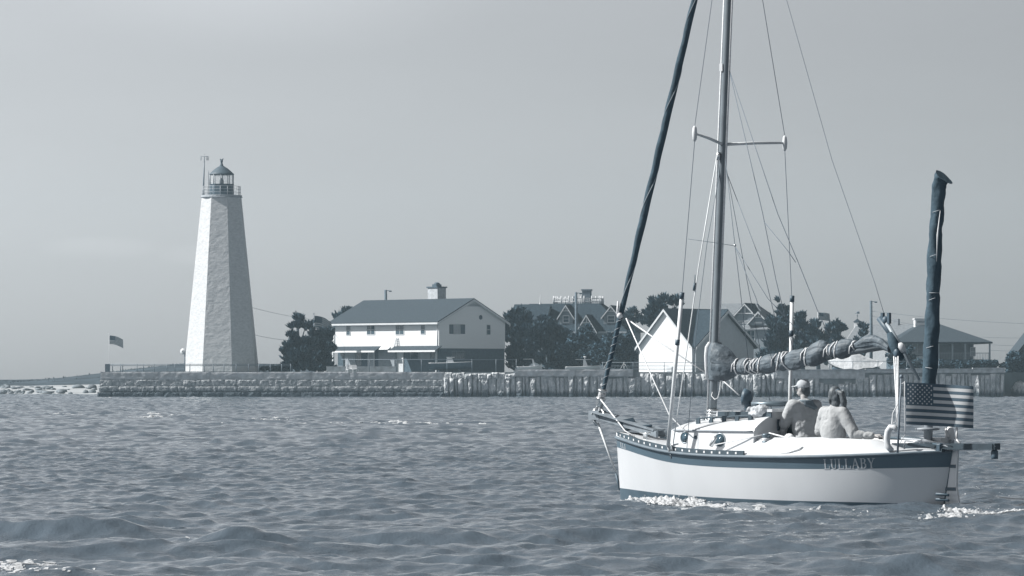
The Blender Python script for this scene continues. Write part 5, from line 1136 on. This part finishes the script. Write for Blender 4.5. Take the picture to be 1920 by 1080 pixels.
for s in (1, -1):
    p = B(1437, 815, .72); m = MB(); m.lathe((p.x, .72 * s, SHEER(p.x) + .12), [(.075, 0), (.075, .1), (.06, .12), (.052, .16), (.07, .2), (.072, .22), (.05, .235)], 16); wn = m.build('winch', mat('winch dark bronze', (.12, .16, .19), .35, metal=.3), boat)
    m = MB(); 
    for k in range(3): m.lathe((p.x, .72 * s, SHEER(p.x) + .245 + .014 * k), [(.056, -.008), (.068, 0), (.056, .008)], 14)
    m.build('winch_rope', rope, wn)
line('genoa_sheet', [B(1442, 812, .66), B(1473, 820, .66), B(1482, 820, .66), B(1500, 822, .66)], .012, rope)
line('deck_line', [B(1340, 834, .86), B(1390, 824, .8), B(1430, 815, .75)], .008, rope)
line('deck_line', [B(1452, 851, .98), B(1480, 848, .96), B(1498, 842, .9), B(1505, 838, .85)], .012, rope)
mb = MB(); p = B(1480, 819, .62); mb.ball(p, (.09, .06, .05), 0, 10, 6, .1); mb.build('rope_coil', rope, boat)
mb = MB(); p = B(1333, 836, .84); mb.tube([p, p + Vector((-.1, 0, .14))], [.035, .03], 8); mb.build('sheet_lead_block', steel, boat)
mb = MB(); p = B(1303, 820, .72); mb.lathe((p.x, cab_half(p.x) + .005, p.z), [(.03, 0), (.03, .02)], 10, axis=Vector((0, 1, 0))); mb.build('deck_filler', black, cabin)
# cowl ventilator, spinnaker pole
mb = MB(); p = B(1399, 745, .12); zb_ = crown(p.x)
dv = Vector((.85, .30, .12)).normalized(); mb.tube([(p.x - .03, .12, zb_ - .02), (p.x - .03, .12, p.z - .06), Vector((p.x - .02, .12, p.z)) ], [.055, .055, .07], 12)
mb.lathe(Vector((p.x, .12, p.z)) - dv * .07, [(.05, -.03), (.10, .0), (.13, .06), (.142, .11), (.12, .10), (.05, .03)], 20, axis=dv); mb.build('cowl_ventilator', black, cabin)
mb = MB(); a, b = B(1409, 758, .15), B(1490, 757, -.2); mb.tube([a, b], .042, 10); mb.tube([b, B(1500, 760, -.25)], .03, 8); mb.build('whisker_pole', mat('dark pole', (.13, .17, .2), .35, metal=.3), boat)
mb = MB()
for q in (.12, .85): c_ = a.lerp(b, q); mb.box(c_.x - .03, c_.x + .03, c_.y - .04, c_.y + .04, crown(c_.x) - .02, c_.z)
mb.build('pole_chock', teak, boat)
# boom and the covered mainsail
g0, g1 = B(1343, 700, 0), B(1676, 648, 0)
mb = MB(); mb.tube([g0, g1], .045, 10); boom = mb.build('boom', alu, boat)
UP = [(1338, 652), (1346, 645), (1360, 652), (1385, 674), (1410, 673), (1440, 665), (1470, 660), (1500, 656), (1522, 647), (1540, 639), (1549, 641), (1554, 647), (1560, 641), (1580, 637), (1598, 636), (1606, 640), (1622, 631), (1640, 629), (1655, 636), (1668, 648)]
LO = [(1340, 690), (1346, 712), (1360, 713), (1385, 704), (1410, 703), (1440, 699), (1470, 694), (1500, 690), (1530, 686), (1546, 678), (1554, 668), (1562, 673), (1574, 673), (1592, 666), (1606, 656), (1625, 654), (1640, 651), (1655, 655), (1668, 660)]
mb = MB(); P = []; cu, cl_ = curve(sorted((B(a, b, 0).x, B(a, b, 0).z) for a, b in UP)), curve(sorted((B(a, b, 0).x, B(a, b, 0).z) for a, b in LO))
xs_ = np.linspace(B(1668, 652, 0).x, B(1338, 652, 0).x, 260); TIES = [B(p, 675, 0).x for p in (1384, 1409, 1417, 1424, 1459, 1478, 1514, 1556, 1568, 1604)]
def cov_pt(x, a, out_=0.0):
    zt, zb_ = cu(x), cl_(x); rz = (zt - zb_) / 2; ry = max(.06, rz * .72); pin = 1.06 - .24 * max(math.exp(-((x - t_) / .07) ** 2) for t_ in TIES) + (.16 * mnoise.noise((x * 1.9, 11, 0)) if math.sin(a) < 0 else .07 * mnoise.noise((x * 2.7, 4, 0)))
    wr = 1 + .10 * mnoise.noise((x * 2.2, math.cos(a) * 1.6, math.sin(a) * 1.6 + 7)) - .16 * abs(mnoise.noise((x * 1.7 + 3, math.cos(a) * 3.2 + x * .6, math.sin(a) * 3.2))) - .10 * abs(mnoise.noise((x * 5, math.cos(a) * 6 - x * 2, math.sin(a) * 6))) + .06 + .05 * math.sin(a * 3 + x * 4)
    return Vector((x, math.cos(a) * (ry * wr * pin + out_), (zt + zb_) / 2 + math.sin(a) * (rz * wr * pin + out_)))
for x in xs_: P.append([cov_pt(x, 2 * math.pi * j / 56) for j in range(57)])
mb.grid(P); mb.add(P[0][:56], [tuple(range(56))]); mb.add(P[-1][:56], [tuple(reversed(range(56)))]); sc = mb.build('sail_cover', cover, boom)
for k, t_ in enumerate(TIES):
    m = MB(); sl_ = rnd.uniform(-.09, .09)
    m.tube([cov_pt(t_ + sl_ * math.sin(2 * math.pi * j / 24 + 1), 2 * math.pi * j / 24, .010) for j in range(25)], .011, 6)
    q = cov_pt(t_, 1.2, .02); m.tube([q, q + Vector((.05, .06, -.09)), q + Vector((.06, .07, -.2))], [.014, .012, .008], 5); m.build('sail_tie', rope, sc)
m = MB(); P2 = []
for z, r in ((CZ(1338, 712, 0), .10), (CZ(1338, 690, 0), .12), (CZ(1338, 668, 0), .13), (CZ(1342, 652, 0), .12), (CZ(1345, 642, 0), .085)):
    c_ = mast_at(z); P2.append((c_, r))
m.tube([c_ + Vector((-.02, 0, 0)) for c_, r in P2], [r for c_, r in P2], 14, cap=False); m.build('mast_collar', cover, sc)
m = MB()
for k in range(1): m.tube([c_ + Vector((r * .85, r * .55, 0)) for c_, r in P2], [.03, .035, .04, .045, .03], 7, flat=.5)
m.build('collar_lacing', rope, sc)
# mainsheet tackle, boom end, boom crutch spar
for k, dx in enumerate((-4, 0, 4)):
    line('mainsheet', [B(1680 + dx, 668, .1), B(1682 + dx * .4, 752, .3), B(1683 + dx * .3, 800, .4)], .010, rope)
m = MB(); 
for px, py in ((1680, 662), (1683, 800)): p = B(px, py, .25); m.ball(p, (.05, .025, .065), 0, 10, 6)
m.build('mainsheet_block', black, boat)
a, b = B(1660, 601, 0), B(1724, 713, 0)
mb = MB(); mb.tube([a, a.lerp(b, .35), b], [.035, .04, .02], 8); spr = mb.build('mizzen_boom', mat('varnished grey spar', (.24, .28, .31), .45), boat)
m = MB(); c_ = a.lerp(b, .45); m.tube([a.lerp(b, .40), c_, a.lerp(b, .54)], [.055, .075, .05], 10); m.build('spar_collar', offwhite, spr)
m = MB(); m.ball(a, (.06, .05, .07), 0, 9, 6); m.box(a.x - .09, a.x - .05, -.03, .03, a.z - .05, a.z + .12); m.box(a.x + .03, a.x + .07, -.03, .03, a.z - .02, a.z + .12); m.tube([a + Vector((.12, 0, .04)), a + Vector((-.18, 0, -.3))], .045, 8); m.build('spar_end_fitting', black, spr)
m = MB(); P3 = [B(1668, 625, .03), B(1676, 645, .04), B(1683, 662, .03), B(1692, 672, .03)]; m.tube(P3, [.05, .085, .08, .05], 9); m.build('furled_leech', darkcanvas, spr)
# mizzen mast in its dark sleeve
mz0, mz1 = B(1744, 722, 0), B(1764, 320, 0); mzb = B(1739, 838, 0)
mb = MB(); mb.tube([Vector((mzb.x, 0, SHEER(mzb.x))), mz0], .07, 12); mb.lathe((mzb.x, 0, SHEER(mzb.x) + .35), [(.07, -.02), (.19, -.01), (.19, .02), (.07, .03)], 14); mm = mb.build('mizzen_mast', mat('mizzen post', (.26, .29, .32), .5), boat)
ML = [(1730.5, 722), (1733, 660), (1737, 600), (1739, 550), (1740, 500), (1743, 440), (1747, 400), (1749.5, 350), (1754, 330), (1757, 319)]
MR = [(1753, 722), (1757, 660), (1760, 600), (1760, 550), (1764, 500), (1764, 440), (1768, 400), (1771, 355), (1776, 340), (1783, 345)]
mb = MB(); P = []
for (lx, ly), (rx, ry) in zip(ML, MR):
    a, b = B(lx, ly, 0), B(rx, ry, 0); c_ = (a + b) / 2; hw = (a - b).length / 2
    P.append([c_ + (a - b) / 2 * math.cos(t_) * (1 + .0) + Vector((0, 1, 0)) * math.sin(t_) * min(.13, hw * .95) * (1 + .12 * math.sin(3 * t_ + ly * .05)) for t_ in np.linspace(0, 2 * math.pi, 19)])
Q = []
for i in range(len(P) - 1):
    for k in range(6): q = k / 6; Q.append([p0.lerp(p1, q) + Vector((.008 * math.sin(i * 6 + k + j * .7), .01 * math.cos(i * 5 + k * 1.3 + j), 0)) for j, (p0, p1) in enumerate(zip(P[i], P[i + 1]))])
Q.append(P[-1])
for r in Q: r[-1] = r[0]
mb.grid(Q); mb.add(Q[-1][:18], [tuple(range(18))]); mb.add(Q[0][:18], [tuple(reversed(range(18)))]); sl2 = mb.build('mizzen_sleeve', darkcanvas, boat)
for py, w_ in ((549, 0), (560, 12), (650, 10), (690, -5), (478, 12), (395, 10)):
    m = MB(); xl = np.interp(py, [q[1] for q in reversed(ML)], [q[0] for q in reversed(ML)]); xr = np.interp(py, [q[1] for q in reversed(MR)], [q[0] for q in reversed(MR)])
    P4 = []
    for q in np.linspace(0, 1, 9):
        a = math.pi * (1 - q); px = (xl + xr) / 2 + (xr - xl) / 2 * math.cos(a) * 1.03; P4.append(B(px, py + w_ * (.5 - q), .145 * math.sin(a) + .0))
    m.tube(P4 if w_ == 0 else P4[1:6], .0045, 5); m.build('sleeve_lashing', mat('grey wrap cord', .34, .8), sl2)
m = MB(); m.tube([B(1763, 395, .14), B(1758, 440, .14), B(1756, 490, .13)], [.004, .014, .004], 6); m.build('sleeve_gap', rope, sl2)
# boomkin, rudder, stern gear
k0, k1 = B(1690, 835, 0), B(1867, 842, 0); zk = SHEER(-3) + .10
mb = MB()
for y in (-.14, .14): mb.prism([(k0.x, y * 1.6 - .04, zk - .06), (k0.x, y * 1.6 + .04, zk - .06), (k0.x, y * 1.6 + .04, zk + .03), (k0.x, y * 1.6 - .04, zk + .03)], (k1.x - k0.x, -y * 1.2, 0))
mb.box(k1.x - .03, k1.x + .08, -.08, .08, zk - .06, zk + .04); mb.box(-3.25, -2.9, -.24, .24, zk - .1, zk - .05); bk = mb.build('boomkin', mat('dark boomkin wood', (.032, .052, .068), .6, .2, 8), boat)
m = MB(); m.lathe((k1.x + .02, 0, zk - .2), [(.05, 0), (.055, .03), (.055, .12), (.03, .14)], 12); m.build('stern_light', black, bk)
line('mizzen_sheet', [B(1690, 822, .3), B(1735, 826, .3), B(1762, 832, .2), B(1790, 843, .12), B(1830, 842, .1), B(1866, 836, .06)], .016, mat('grey line', (.4, .43, .46), .8))
mb = MB()
ru = [(-3.22, SHEER(-3.2) + .02), (-3.40, SHEER(-3.2) + .06), (-3.38, .6), (-3.37, .3), (-3.42, .05), (-3.50, -.25), (-3.02, -.3), (-3.1, .2)]
mb.prism([(x, -.022, z) for x, z in ru], (0, .044, 0)); rud = mb.build('rudder', gelcoat, boat)
m = MB(); m.tube([(hull_x(-3.297, .9) + .02, .0, SHEER(-3.3)), (hull_x(-3.29, .1), 0, .0)], .028, 8)
for z in (.25, .6): m.box(-3.36, -3.1, -.035, .035, z, z + .05)
m.build('rudder_hinge', black, rud)
m = MB(); m.tube([(-3.3, 0, SHEER(-3.2) + .08), (-2.6, .02, SHEER(-3) + .2), (-1.95, .05, SHEER(-2) + .25)], [.03, .028, .02], 8); m.build('tiller', teak, rud)
mb = MB()
for py in (926, 936):
    a, b = on_hull(1757, py), on_hull(1776, py + 1); mb.tube([a + Vector((0, .04, 0)), b + Vector((0, .05, 0)), b + Vector((-.06, .05, -.01))], .022, 7)
mb.build('boarding_step', black, boat)
# outboard motor with white cowling on the far side of the stern
mb = MB(); c_ = B(1781, 812, -.3); mb.ball(c_ + Vector((0, 0, -.02)), (.08, .07, .13), 0, 14, 8); ob_ = mb.build('outboard_motor', white, boat)
m = MB(); m.box(c_.x - .05, c_.x + .05, c_.y - .05, c_.y + .05, .2, c_.z - .1); m.build('outboard_leg', greywall, ob_)
for px0, py0, px1, py1 in ((1772, 803, 1778, 820), (1794, 800, 1794, 822), (1790, 820, 1800, 832)): line('stern_lashing', [B(px0, py0, -.25), B(px1, py1, -.2)], .018, white)
mb = MB(); a, b = B(1746, 838, -.35), B(1786, 823, -.35); mb.box(b.x, a.x, -.35, -.02, SHEER(-2.9) + .02, SHEER(-2.9) + .22); mb.build('stern_locker', gelcoat, boat)
line('stern_rail', [B(1695, 842, .62), B(1697, 826, .62), B(1730, 828, .55), B(1765, 830, .4), B(1786, 838, .2)], .014, steel)
mb = MB(); a, b = B(1683, 846, .78), B(1690, 706, .78); mb.tube([Vector((a.x, .78, SHEER(a.x))), b], [.017, .013], 8); mb.ball(b, .03, 0, 8, 6); mb.build('flagstaff', metalrail, boat)
# horseshoe buoy, flag, bag: carried by the boat, things of their own
fb = Frame(*BF.world(B(1668, 820, .62).x, .62), 140)
p = B(1667, 838, .62); mb = MB(); mb.tube([B(1682, 808, .60) - p, B(1677, 801, .60) - p, B(1670, 801, .61) - p, B(1665, 809, .62) - p, B(1663, 822, .62) - p, B(1664, 836, .62) - p, B(1672, 845, .62) - p], [.03, .045, .05, .052, .052, .052, .045], 10)
mb.v = [(v[0], v[1], v[2] + p.z) for v in mb.v]
fb = Frame(*BF.world(p.x, p.y), 140); solo('horseshoe_buoy', mb, offwhite, fb, p.z, 'white horseshoe buoy hung by the flagstaff on the boat quarter', 'life buoy')
tl, bl = B(1698, 717, .78), B(1699, 796, .78)
ff = Frame(*BF.world(tl.x, tl.y), 140)
flag('ensign', ff, (0, 0, tl.z), (-.755, -.70, -.04), (bl.x - tl.x, 0, bl.z - tl.z), .085, 'large stars and stripes flag streaming from the stern of the sailboat', None, 48, True, 0.02, 3.6)
line('ensign_line', [tl + Vector((.02, 0, .02)), B(1698, 757, .78) + Vector((.02, 0, 0)), bl + Vector((.02, 0, -.02)), B(1697, 815, .7), B(1688, 830, .7)], .006, rope)
line('ensign_line', [tl + Vector((.02, 0, .0)), B(1690, 720, .78)], .006, rope)
line('coiled_line', [B(1683, 758, .6), B(1674, 775, .6), B(1672, 795, .6), B(1680, 790, .6), B(1684, 770, .6)], .008, rope)
# ------------------------------------------------------------------ the two people
def union_mesh(name, build, material, parent, voxel=.010, smooth_it=4):
    """one continuous skin wrapped round tapered limbs"""
    m = MB(); build(m); me = m.data(name + '_raw', material, 0, True); o = bpy.data.objects.new(name, me); COL.objects.link(o)
    md = o.modifiers.new('wrap', 'REMESH'); md.mode = 'VOXEL'; md.voxel_size = voxel
    sm_ = o.modifiers.new('soften', 'SMOOTH'); sm_.iterations = smooth_it; sm_.factor = .5
    dg = bpy.context.evaluated_depsgraph_get(); ev = o.evaluated_get(dg); me2 = bpy.data.meshes.new_from_object(ev); o.modifiers.clear(); o.data = me2; bpy.data.meshes.remove(me)
    me2.name = name; me2.polygons.foreach_set('use_smooth', [True] * len(me2.polygons))
    if not me2.materials: me2.materials.append(material)
    if 'shirt' in name or 'bag' in name:      # cloth folds
        for v in me2.vertices:
            c = v.co; f_ = abs(mnoise.noise((c.x * 5 + 2, c.y * 5, c.z * 2.5 + c.y * 4))) + .6 * abs(mnoise.noise((c.x * 15, c.y * 13, c.z * 11)))
            v.co = c + v.normal * (.010 - .040 * (.40 - min(.40, f_)))
    o.parent = parent; return o
def cap(m, a, b, r0, r1):
    a, b = Vector(a), Vector(b); m.tube([a, a.lerp(b, .5), b], [r0, (r0 + r1) / 2, r1], 12); m.ball(a, r0, 0, 12, 8); m.ball(b, r1, 0, 12, 8)
def person(x, y, zseat, face, label, look=0.0, lean=(0, 0), arms=None, shirt=None, woman=False, scale=1.0):
    """seated figure; own axes: +x forward, +y its left; face = heading in the boat's frame (degrees)"""
    X, Y = BF.world(x, y); fr = Frame(X, Y, 140 + face); t = thing('person', fr, zseat, label, 'person'); t.scale = (scale,) * 3
    hip = .085; sh = .52 if woman else .55; sw = .165 if woman else .195; lx, ly = lean
    C = lambda z, dx=0, dy=0: Vector((dx + lx * z / .5, dy + ly * z / .5, z))
    neck = C(sh + .05, -.01); head = C(sh + .235, .02)
    rot = Matrix.Rotation(R(look), 3, 'Z'); H = lambda v: head + rot @ Vector(v)
    A = arms or {}
    def arm(s):
        d = A.get(s); shp = C(sh, 0, s * sw); el = Vector(d[0]) if d else C(.25, .08, s * (sw + .08)); wr = Vector(d[1]) if d else Vector((.32, s * .12, .16)); return shp, el, wr
    def limbs(m, g=0.0, cloth=None):
        if cloth in (None, 'shirt'):
            m.ball(C(.12), (.115 + g, .155 + g, .13 + g), 0, 16, 10); m.ball(C(.26), (.105 + g, .14 + g, .15 + g), 0, 16, 10); m.ball(C(.42, -.005), (.118 + g, (.165 if woman else .19) + g, .16 + g), 0, 16, 10)
            cap(m, C(sh - .01, -.01, -sw * .85), C(sh - .01, -.01, sw * .85), .062 + g, .062 + g); m.ball(C(sh + .02, -.02), (.08 + g, .12 + g, .06 + g), 0, 12, 8)
            if cloth: m.ball(C(.27, -.01), (.150, .195, .31), 0, 18, 12); m.ball(C(.08, -.01), (.165, .19, .12), 0, 18, 12)
            for s in (1, -1):
                a, e, w_ = arm(s); cap(m, a, e, .056 + g * 1.6, .044 + g * 1.8)
                if cloth is None or not woman or True: cap(m, e, e.lerp(w_, 1.0 if cloth is None else (.86 if not woman else .86)), .043 + g, .03 + g)
        if cloth in (None, 'shorts'):
            m.ball(C(.06), (.13 + g, .17 + g, .11 + g), 0, 14, 8)
            for s in (1, -1):
                k = Vector((.46, s * .12, .05)); cap(m, (.02, s * .09, .05), k if cloth is None else Vector((.02, s * .09, .05)).lerp(k, .8), .085 + g, .058 + g)
                if cloth is None:
                    f_ = Vector((.47, s * .12, -.36)); cap(m, k, f_, .055, .036); cap(m, f_ + Vector((-.03, 0, -.02)), f_ + Vector((.15, s * .02, -.04)), .038, .03)
    def body(m):
        limbs(m); cap(m, C(sh, -.01), C(sh + .13, .0), .058, .05)
        m.ball(H((0, 0, .01)), (.093, .074, .112), 0, 18, 12); m.ball(H((.03, 0, -.055)), (.062, .056, .058), 0, 14, 8)          # skull, jaw
        cap(m, H((.088, 0, .015)), H((.108, 0, -.022)), .011, .015); m.ball(H((.085, 0, -.062)), (.018, .026, .010), 0, 10, 6)      # nose, lips
        for s in (1, -1): m.ball(H((-.005, s * .077, -.008)), (.022, .010, .032), 0, 10, 6); m.ball(H((.078, s * .033, .03)), (.012, .02, .008), 0, 8, 5)
        for s in (1, -1):
            a, e, w_ = arm(s); d = (w_ - e).normalized(); sd_ = d.cross(Vector((0, 0, 1))); sd_ = sd_.normalized() if sd_.length > .1 else Vector((0, 1, 0)); up = sd_.cross(d)
            cap(m, w_, w_ + d * .075, .027, .034)
            for k in range(4):
                b = w_ + d * .095 + sd_ * (k - 1.5) * .019; ln = (.062, .074, .07, .052)[k]; c = b + d * ln * .55 - up * .012; cap(m, b, c, .0095, .009); cap(m, c, c + d * ln * .35 - up * .04, .009, .0075)
            b = w_ + d * .03 + sd_ * s * -.03; cap(m, b, b + d * .045 + sd_ * s * -.03 - up * .012, .012, .009)
    bd = union_mesh('body', body, skin, t, .008, 2)
    union_mesh('shirt', lambda m: limbs(m, .020, 'shirt'), shirt, bd, .014, 26)
    union_mesh('shorts', lambda m: limbs(m, .014, 'shorts'), shortm, bd, .012, 3)
    m = MB()
    for s in (1, -1): m.ball(H((.082, s * .032, .014)), .011, 0, 8, 6)
    m.v = [(a, b, c + zseat) for a, b, c in m.v]; m.build('eyes', black, bd)
    return t, bd, H, C, sh
PX = B(1566, 800, .50)
def woman():
    t, bd, H, C, sh = person(B(1562, 800, .48).x, .46, .86, -95, 'woman with a ponytail in a pale shirt seated by the boat coaming', 50, (.0, .0),
        {-1: ((.02, -.36, .22), (.14, -.62, .20)), 1: ((.0, .25, .26), (.25, .17, .13))}, shirtm, True, 1.12)
    def hair(m):
        m.ball(H((-.014, 0, .028)), (.101, .087, .112), 0, 18, 12); m.ball(H((-.05, 0, -.02)), (.065, .075, .09), 0, 14, 8)
        for s in (1, -1): m.ball(H((-.02, s * .055, -.05)), (.05, .032, .08), 0, 10, 8)
        m.ball(H((-.06, 0, -.12)), (.05, .065, .09), 0, 12, 8)
        q = H((-.10, -.03, .06)); cap(m, q, H((-.15, -.075, .03)), .032, .042); cap(m, H((-.15, -.075, .03)), H((-.155, -.10, -.08)), .042, .048); cap(m, H((-.155, -.10, -.08)), H((-.13, -.11, -.20)), .048, .03)
    union_mesh('hair', hair, hairm, bd, .009, 2)
    m = MB(); c_ = H((-.105, -.035, .06)); m.lathe((c_.x, c_.y, c_.z + t.location.z), [(.034, -.012), (.040, 0), (.034, .012)], 12, axis=Vector((-.6, -.5, -.3))); m.build('hair_band', black, bd)
woman()
def man():
    t, bd, H, C, sh = person(B(1511, 800, -.12).x, -.10, .93, -20, 'man in a pale shirt and peaked cap seated near the cabin doorway', 24, (.02, .0),
        {1: ((.12, .27, .30), (.26, .20, .10)), -1: ((.10, -.26, .28), (.30, -.10, .14))}, shirtm2, False, 1.12)
    def hair(m): m.ball(H((-.018, 0, .012)), (.094, .08, .10), 0, 16, 10); m.ball(H((-.055, 0, -.05)), (.045, .062, .06), 0, 12, 8)
    union_mesh('hair', hair, hairm, bd, .009, 2)
    def cap_(m):
        m.ball(H((-.005, 0, .055)), (.112, .094, .085), 0, 18, 12); P = []
        for i in range(9):
            a = R(-62 + 124 * i / 8); P.append((a, math.cos(a), math.sin(a)))
        for a, c_, s_ in P: cap(m, H((.085 * c_ + .01, .085 * s_, .045)), H((.085 * c_ + .02 + .09 * max(0, c_), .080 * s_, .030)), .009, .007)
    union_mesh('cap', cap_, capm, bd, .008, 2)
    def collar(m):
        for i in range(14):
            a = 2 * math.pi * i / 14; b = 2 * math.pi * (i + 1) / 14; cap(m, C(sh + .055, -.02 + .085 * math.cos(a), .10 * math.sin(a)), C(sh + .055, -.02 + .085 * math.cos(b), .10 * math.sin(b)), .028, .028)
        cap(m, C(sh + .02, -.10, .05), C(sh - .03, -.13, -.08), .03, .03); cap(m, C(sh + .04, -.09, -.06), C(sh - .03, -.13, -.12), .03, .02)
    union_mesh('collar', collar, mat('dark neck strap', (.14, .18, .21), .8), bd, .012, 2)
man()

def bag():
    p = B(1420, 776, .3); zb_ = crown(p.x) - .02; rb = random.Random(4)
    def lumps(m):
        for s_ in (-1, 1):
            for k in range(9):
                r = rb.uniform(.04, .08); m.ball((s_ * .085 + rb.uniform(-.05, .05), rb.uniform(-.06, .06), rb.uniform(.05, .12)), (r, r * rb.uniform(.6, 1), r * rb.uniform(.7, 1.3)), 0, 9, 6, .2)
        m.ball((0, 0, .04), (.17, .09, .06), 0, 10, 6)
    o = union_mesh('canvas_bag', lumps, mat('pale crumpled canvas', .46, .8, .35, 9, .05, 14), None, .011, 3)
    o.location = (*BF.world(p.x, .3), zb_); o.rotation_euler = (0, 0, BF.a); tag(o, 'crumpled pale canvas bag lying on the cabin roof', 'bag')
bag()
# ------------------------------------------------------------------ foam and spray
def lace(name, label, patches, seed, cell, droplets=()):
    """connected lacy sheets of foam lying on the water: (px, py, half length, half depth, height, cover, angle)"""
    rn = random.Random(seed); mb = MB()
    for px, py, hx, hy, h, cover_, an in patches:
        X, Y = water_at(px, py); nx, ny = max(4, int(2 * hx / cell)), max(4, int(2 * hy / (cell * 2.2))); c_, s_ = math.cos(R(an)), math.sin(R(an))
        gx, gy = np.meshgrid(np.linspace(-hx, hx, nx + 1), np.linspace(-hy, hy, ny + 1)); WX, WY = X + gx * c_ - gy * s_, Y + gx * s_ + gy * c_
        Z, DX_, DY_ = sea(WX, WY, 0.08); o = rn.random() * 90; P = []; K = np.zeros((ny + 1, nx + 1))
        for j in range(ny + 1):
            row = []
            for i in range(nx + 1):
                x, y = WX[j, i], WY[j, i]; e = max(0, 1 - (gx[j, i] / hx) ** 2 - (gy[j, i] / hy) ** 2)
                n_ = mnoise.fractal((x * .22 / cell + o, y * .09 / cell, o), .9, 2.1, 4) + .45 * mnoise.noise((x * .04 / cell, y * .02 / cell, o + 9)); K[j, i] = n_ + (cover_ - .25) * (e ** .6) - .42
                row.append((x + DX_[j, i], y + DY_[j, i], Z[j, i] + .006 + h * max(0, K[j, i] + .15) * (.4 + .9 * abs(mnoise.noise((x * 9, y * 5, o))))))
            P.append(row)
        b0 = len(mb.v); mb.v += [p for r in P for p in r]; w_ = nx + 1
        for j in range(ny):
            for i in range(nx):
                if (K[j, i] + K[j + 1, i + 1] + K[j, i + 1] + K[j + 1, i]) / 4 > 0 or (K[j, i] > -.12 and rn.random() < .10):
                    mb.f.append([b0 + j * w_ + i, b0 + j * w_ + i + 1, b0 + (j + 1) * w_ + i + 1, b0 + (j + 1) * w_ + i]); mb.m.append(0); mb.sm.append(True)
    for px, py, n, sx_, sy_, size, lift in droplets:
        X, Y = water_at(px, py)
        for k in range(n):
            x, y = X + rn.gauss(0, sx_), Y + rn.gauss(0, sy_); s = size * rn.uniform(.3, 1.2); z = sea_z(x, y) + abs(rn.gauss(0, 1)) * lift
            mb.ball((x, y, z), (s * rn.uniform(1, 1.8), s, s * rn.uniform(.6, 1.2)), 0, 6, 4, .3)
    me_ = mb.data(name, foamm, 0, False); o = bpy.data.objects.new(name, me_); COL.objects.link(o); tag(o, label, None, None, 'stuff')
lace('bow_foam', 'white foam curling along the bow of the sailboat', [(1205, 946, .40, .55, .06, 1.45, 8), (1252, 949, .50, .55, .05, 1.4, 5), (1297, 946, .34, .5, .08, 1.45, 0), (1335, 950, .36, .40, .04, 1.15, 0), (1250, 955, .6, .5, .015, .55, 0)], 5, .014,
     [(1200 + 9 * i, 941 + (i % 3), 7, .07, .15, .010, .06 if i in (3, 4, 10, 11, 12) else .03) for i in range(16)])
lace('wake_foam', 'white foam of the wake trailing behind the stern', [(1800, 962, .32, .6, .06, 1.1, 0), (1850, 966, .55, .45, .04, 1.1, 0), (1900, 966, .55, .45, .05, 1.15, 0), (1950, 966, .6, .45, .04, 1.15, 0), (1770, 968, .4, .8, .02, .65, 0), (1845, 930, .45, .5, .03, .5, 10)], 6, .016,
     [(1795 + 9 * i, 960 + (i % 4), 6, .08, .2, .009, .04) for i in range(15)] + [(1806 + i * 10, 928 - 5 * math.sin(i / 9 * 3.1), 5, .06, .15, .007, .02) for i in range(10)])
lace('side_foam', 'broken flecks of foam beside the hull of the sailboat', [(1512, 962, .26, .8, .02, .62, 0), (1425, 952, .12, .3, .01, .7, 0), (1590, 964, .3, .6, .01, .42, 0), (1380, 955, .4, .6, .01, .42, 0)], 7, .016)
lace('whitecap_foam', 'scattered whitecaps on the choppy water before the sea wall', [(px, py, hx * .8, 1.3, .12, cv + .02, 0) for px, py, hx, cv in ((28, 777, .9, .75), (110, 778, 1.1, .75), (150, 779, .6, .7), (288, 778, .55, .95), (330, 780, 1.0, .72), (265, 783, 1.5, .45), (425, 795, .45, .7), (500, 788, 2.4, .5), (560, 796, .5, .7), (640, 795, 1.8, .45), (735, 795, 3.0, .48), (830, 797, 2.4, .42), (540, 785, 1.4, .45), (700, 757, 2.5, .4), (1180, 748, 2, .4))], 8, .07)
lace('wall_foam', 'splashes of foam at the foot of the sea wall', [(px, 746.3, 1.8, 1.2, .10, .45, 0) for px in range(200, 1880, 120)], 9, .09, [(610, 744, 70, .45, .3, .06, .30)])
lace('near_foam', 'flecks of foam on the dark waves nearest the viewer at left', [(20, 1064, .5, .8, .008, .50, 0), (-40, 1072, .6, 1.0, .008, .52, 0), (85, 1076, .4, .7, .008, .50, 0), (365, 1014, .14, .3, .01, .55, 0)], 10, .014,
     [(200 + i * 9.5, 989 + .35 * i + 3 * math.sin(i), 6, .05, .12, .005, .006) for i in range(16)] + [(20, 978, 12, .1, .1, .005, .008)])

# ------------------------------------------------------------------ haze
mb = MB(); mb.box(-900, 900, -30, 1300, -3, 60)
hz_ = bpy.data.materials.new('haze air'); hz_.use_nodes = True; ht = hz_.node_tree; ht.nodes.clear()
ho = N(ht, 'ShaderNodeOutputMaterial'); hv = N(ht, 'ShaderNodeVolumePrincipled'); hv.inputs['Color'].default_value = (.66, .88, 1.0, 1); hv.inputs['Density'].default_value = .00020; hv.inputs['Anisotropy'].default_value = .1
ht.links.new(hv.outputs[0], ho.inputs['Volume'])
solo('haze', mb, hz_, W0, 0, 'thin pale sea haze', None, None, 'stuff')
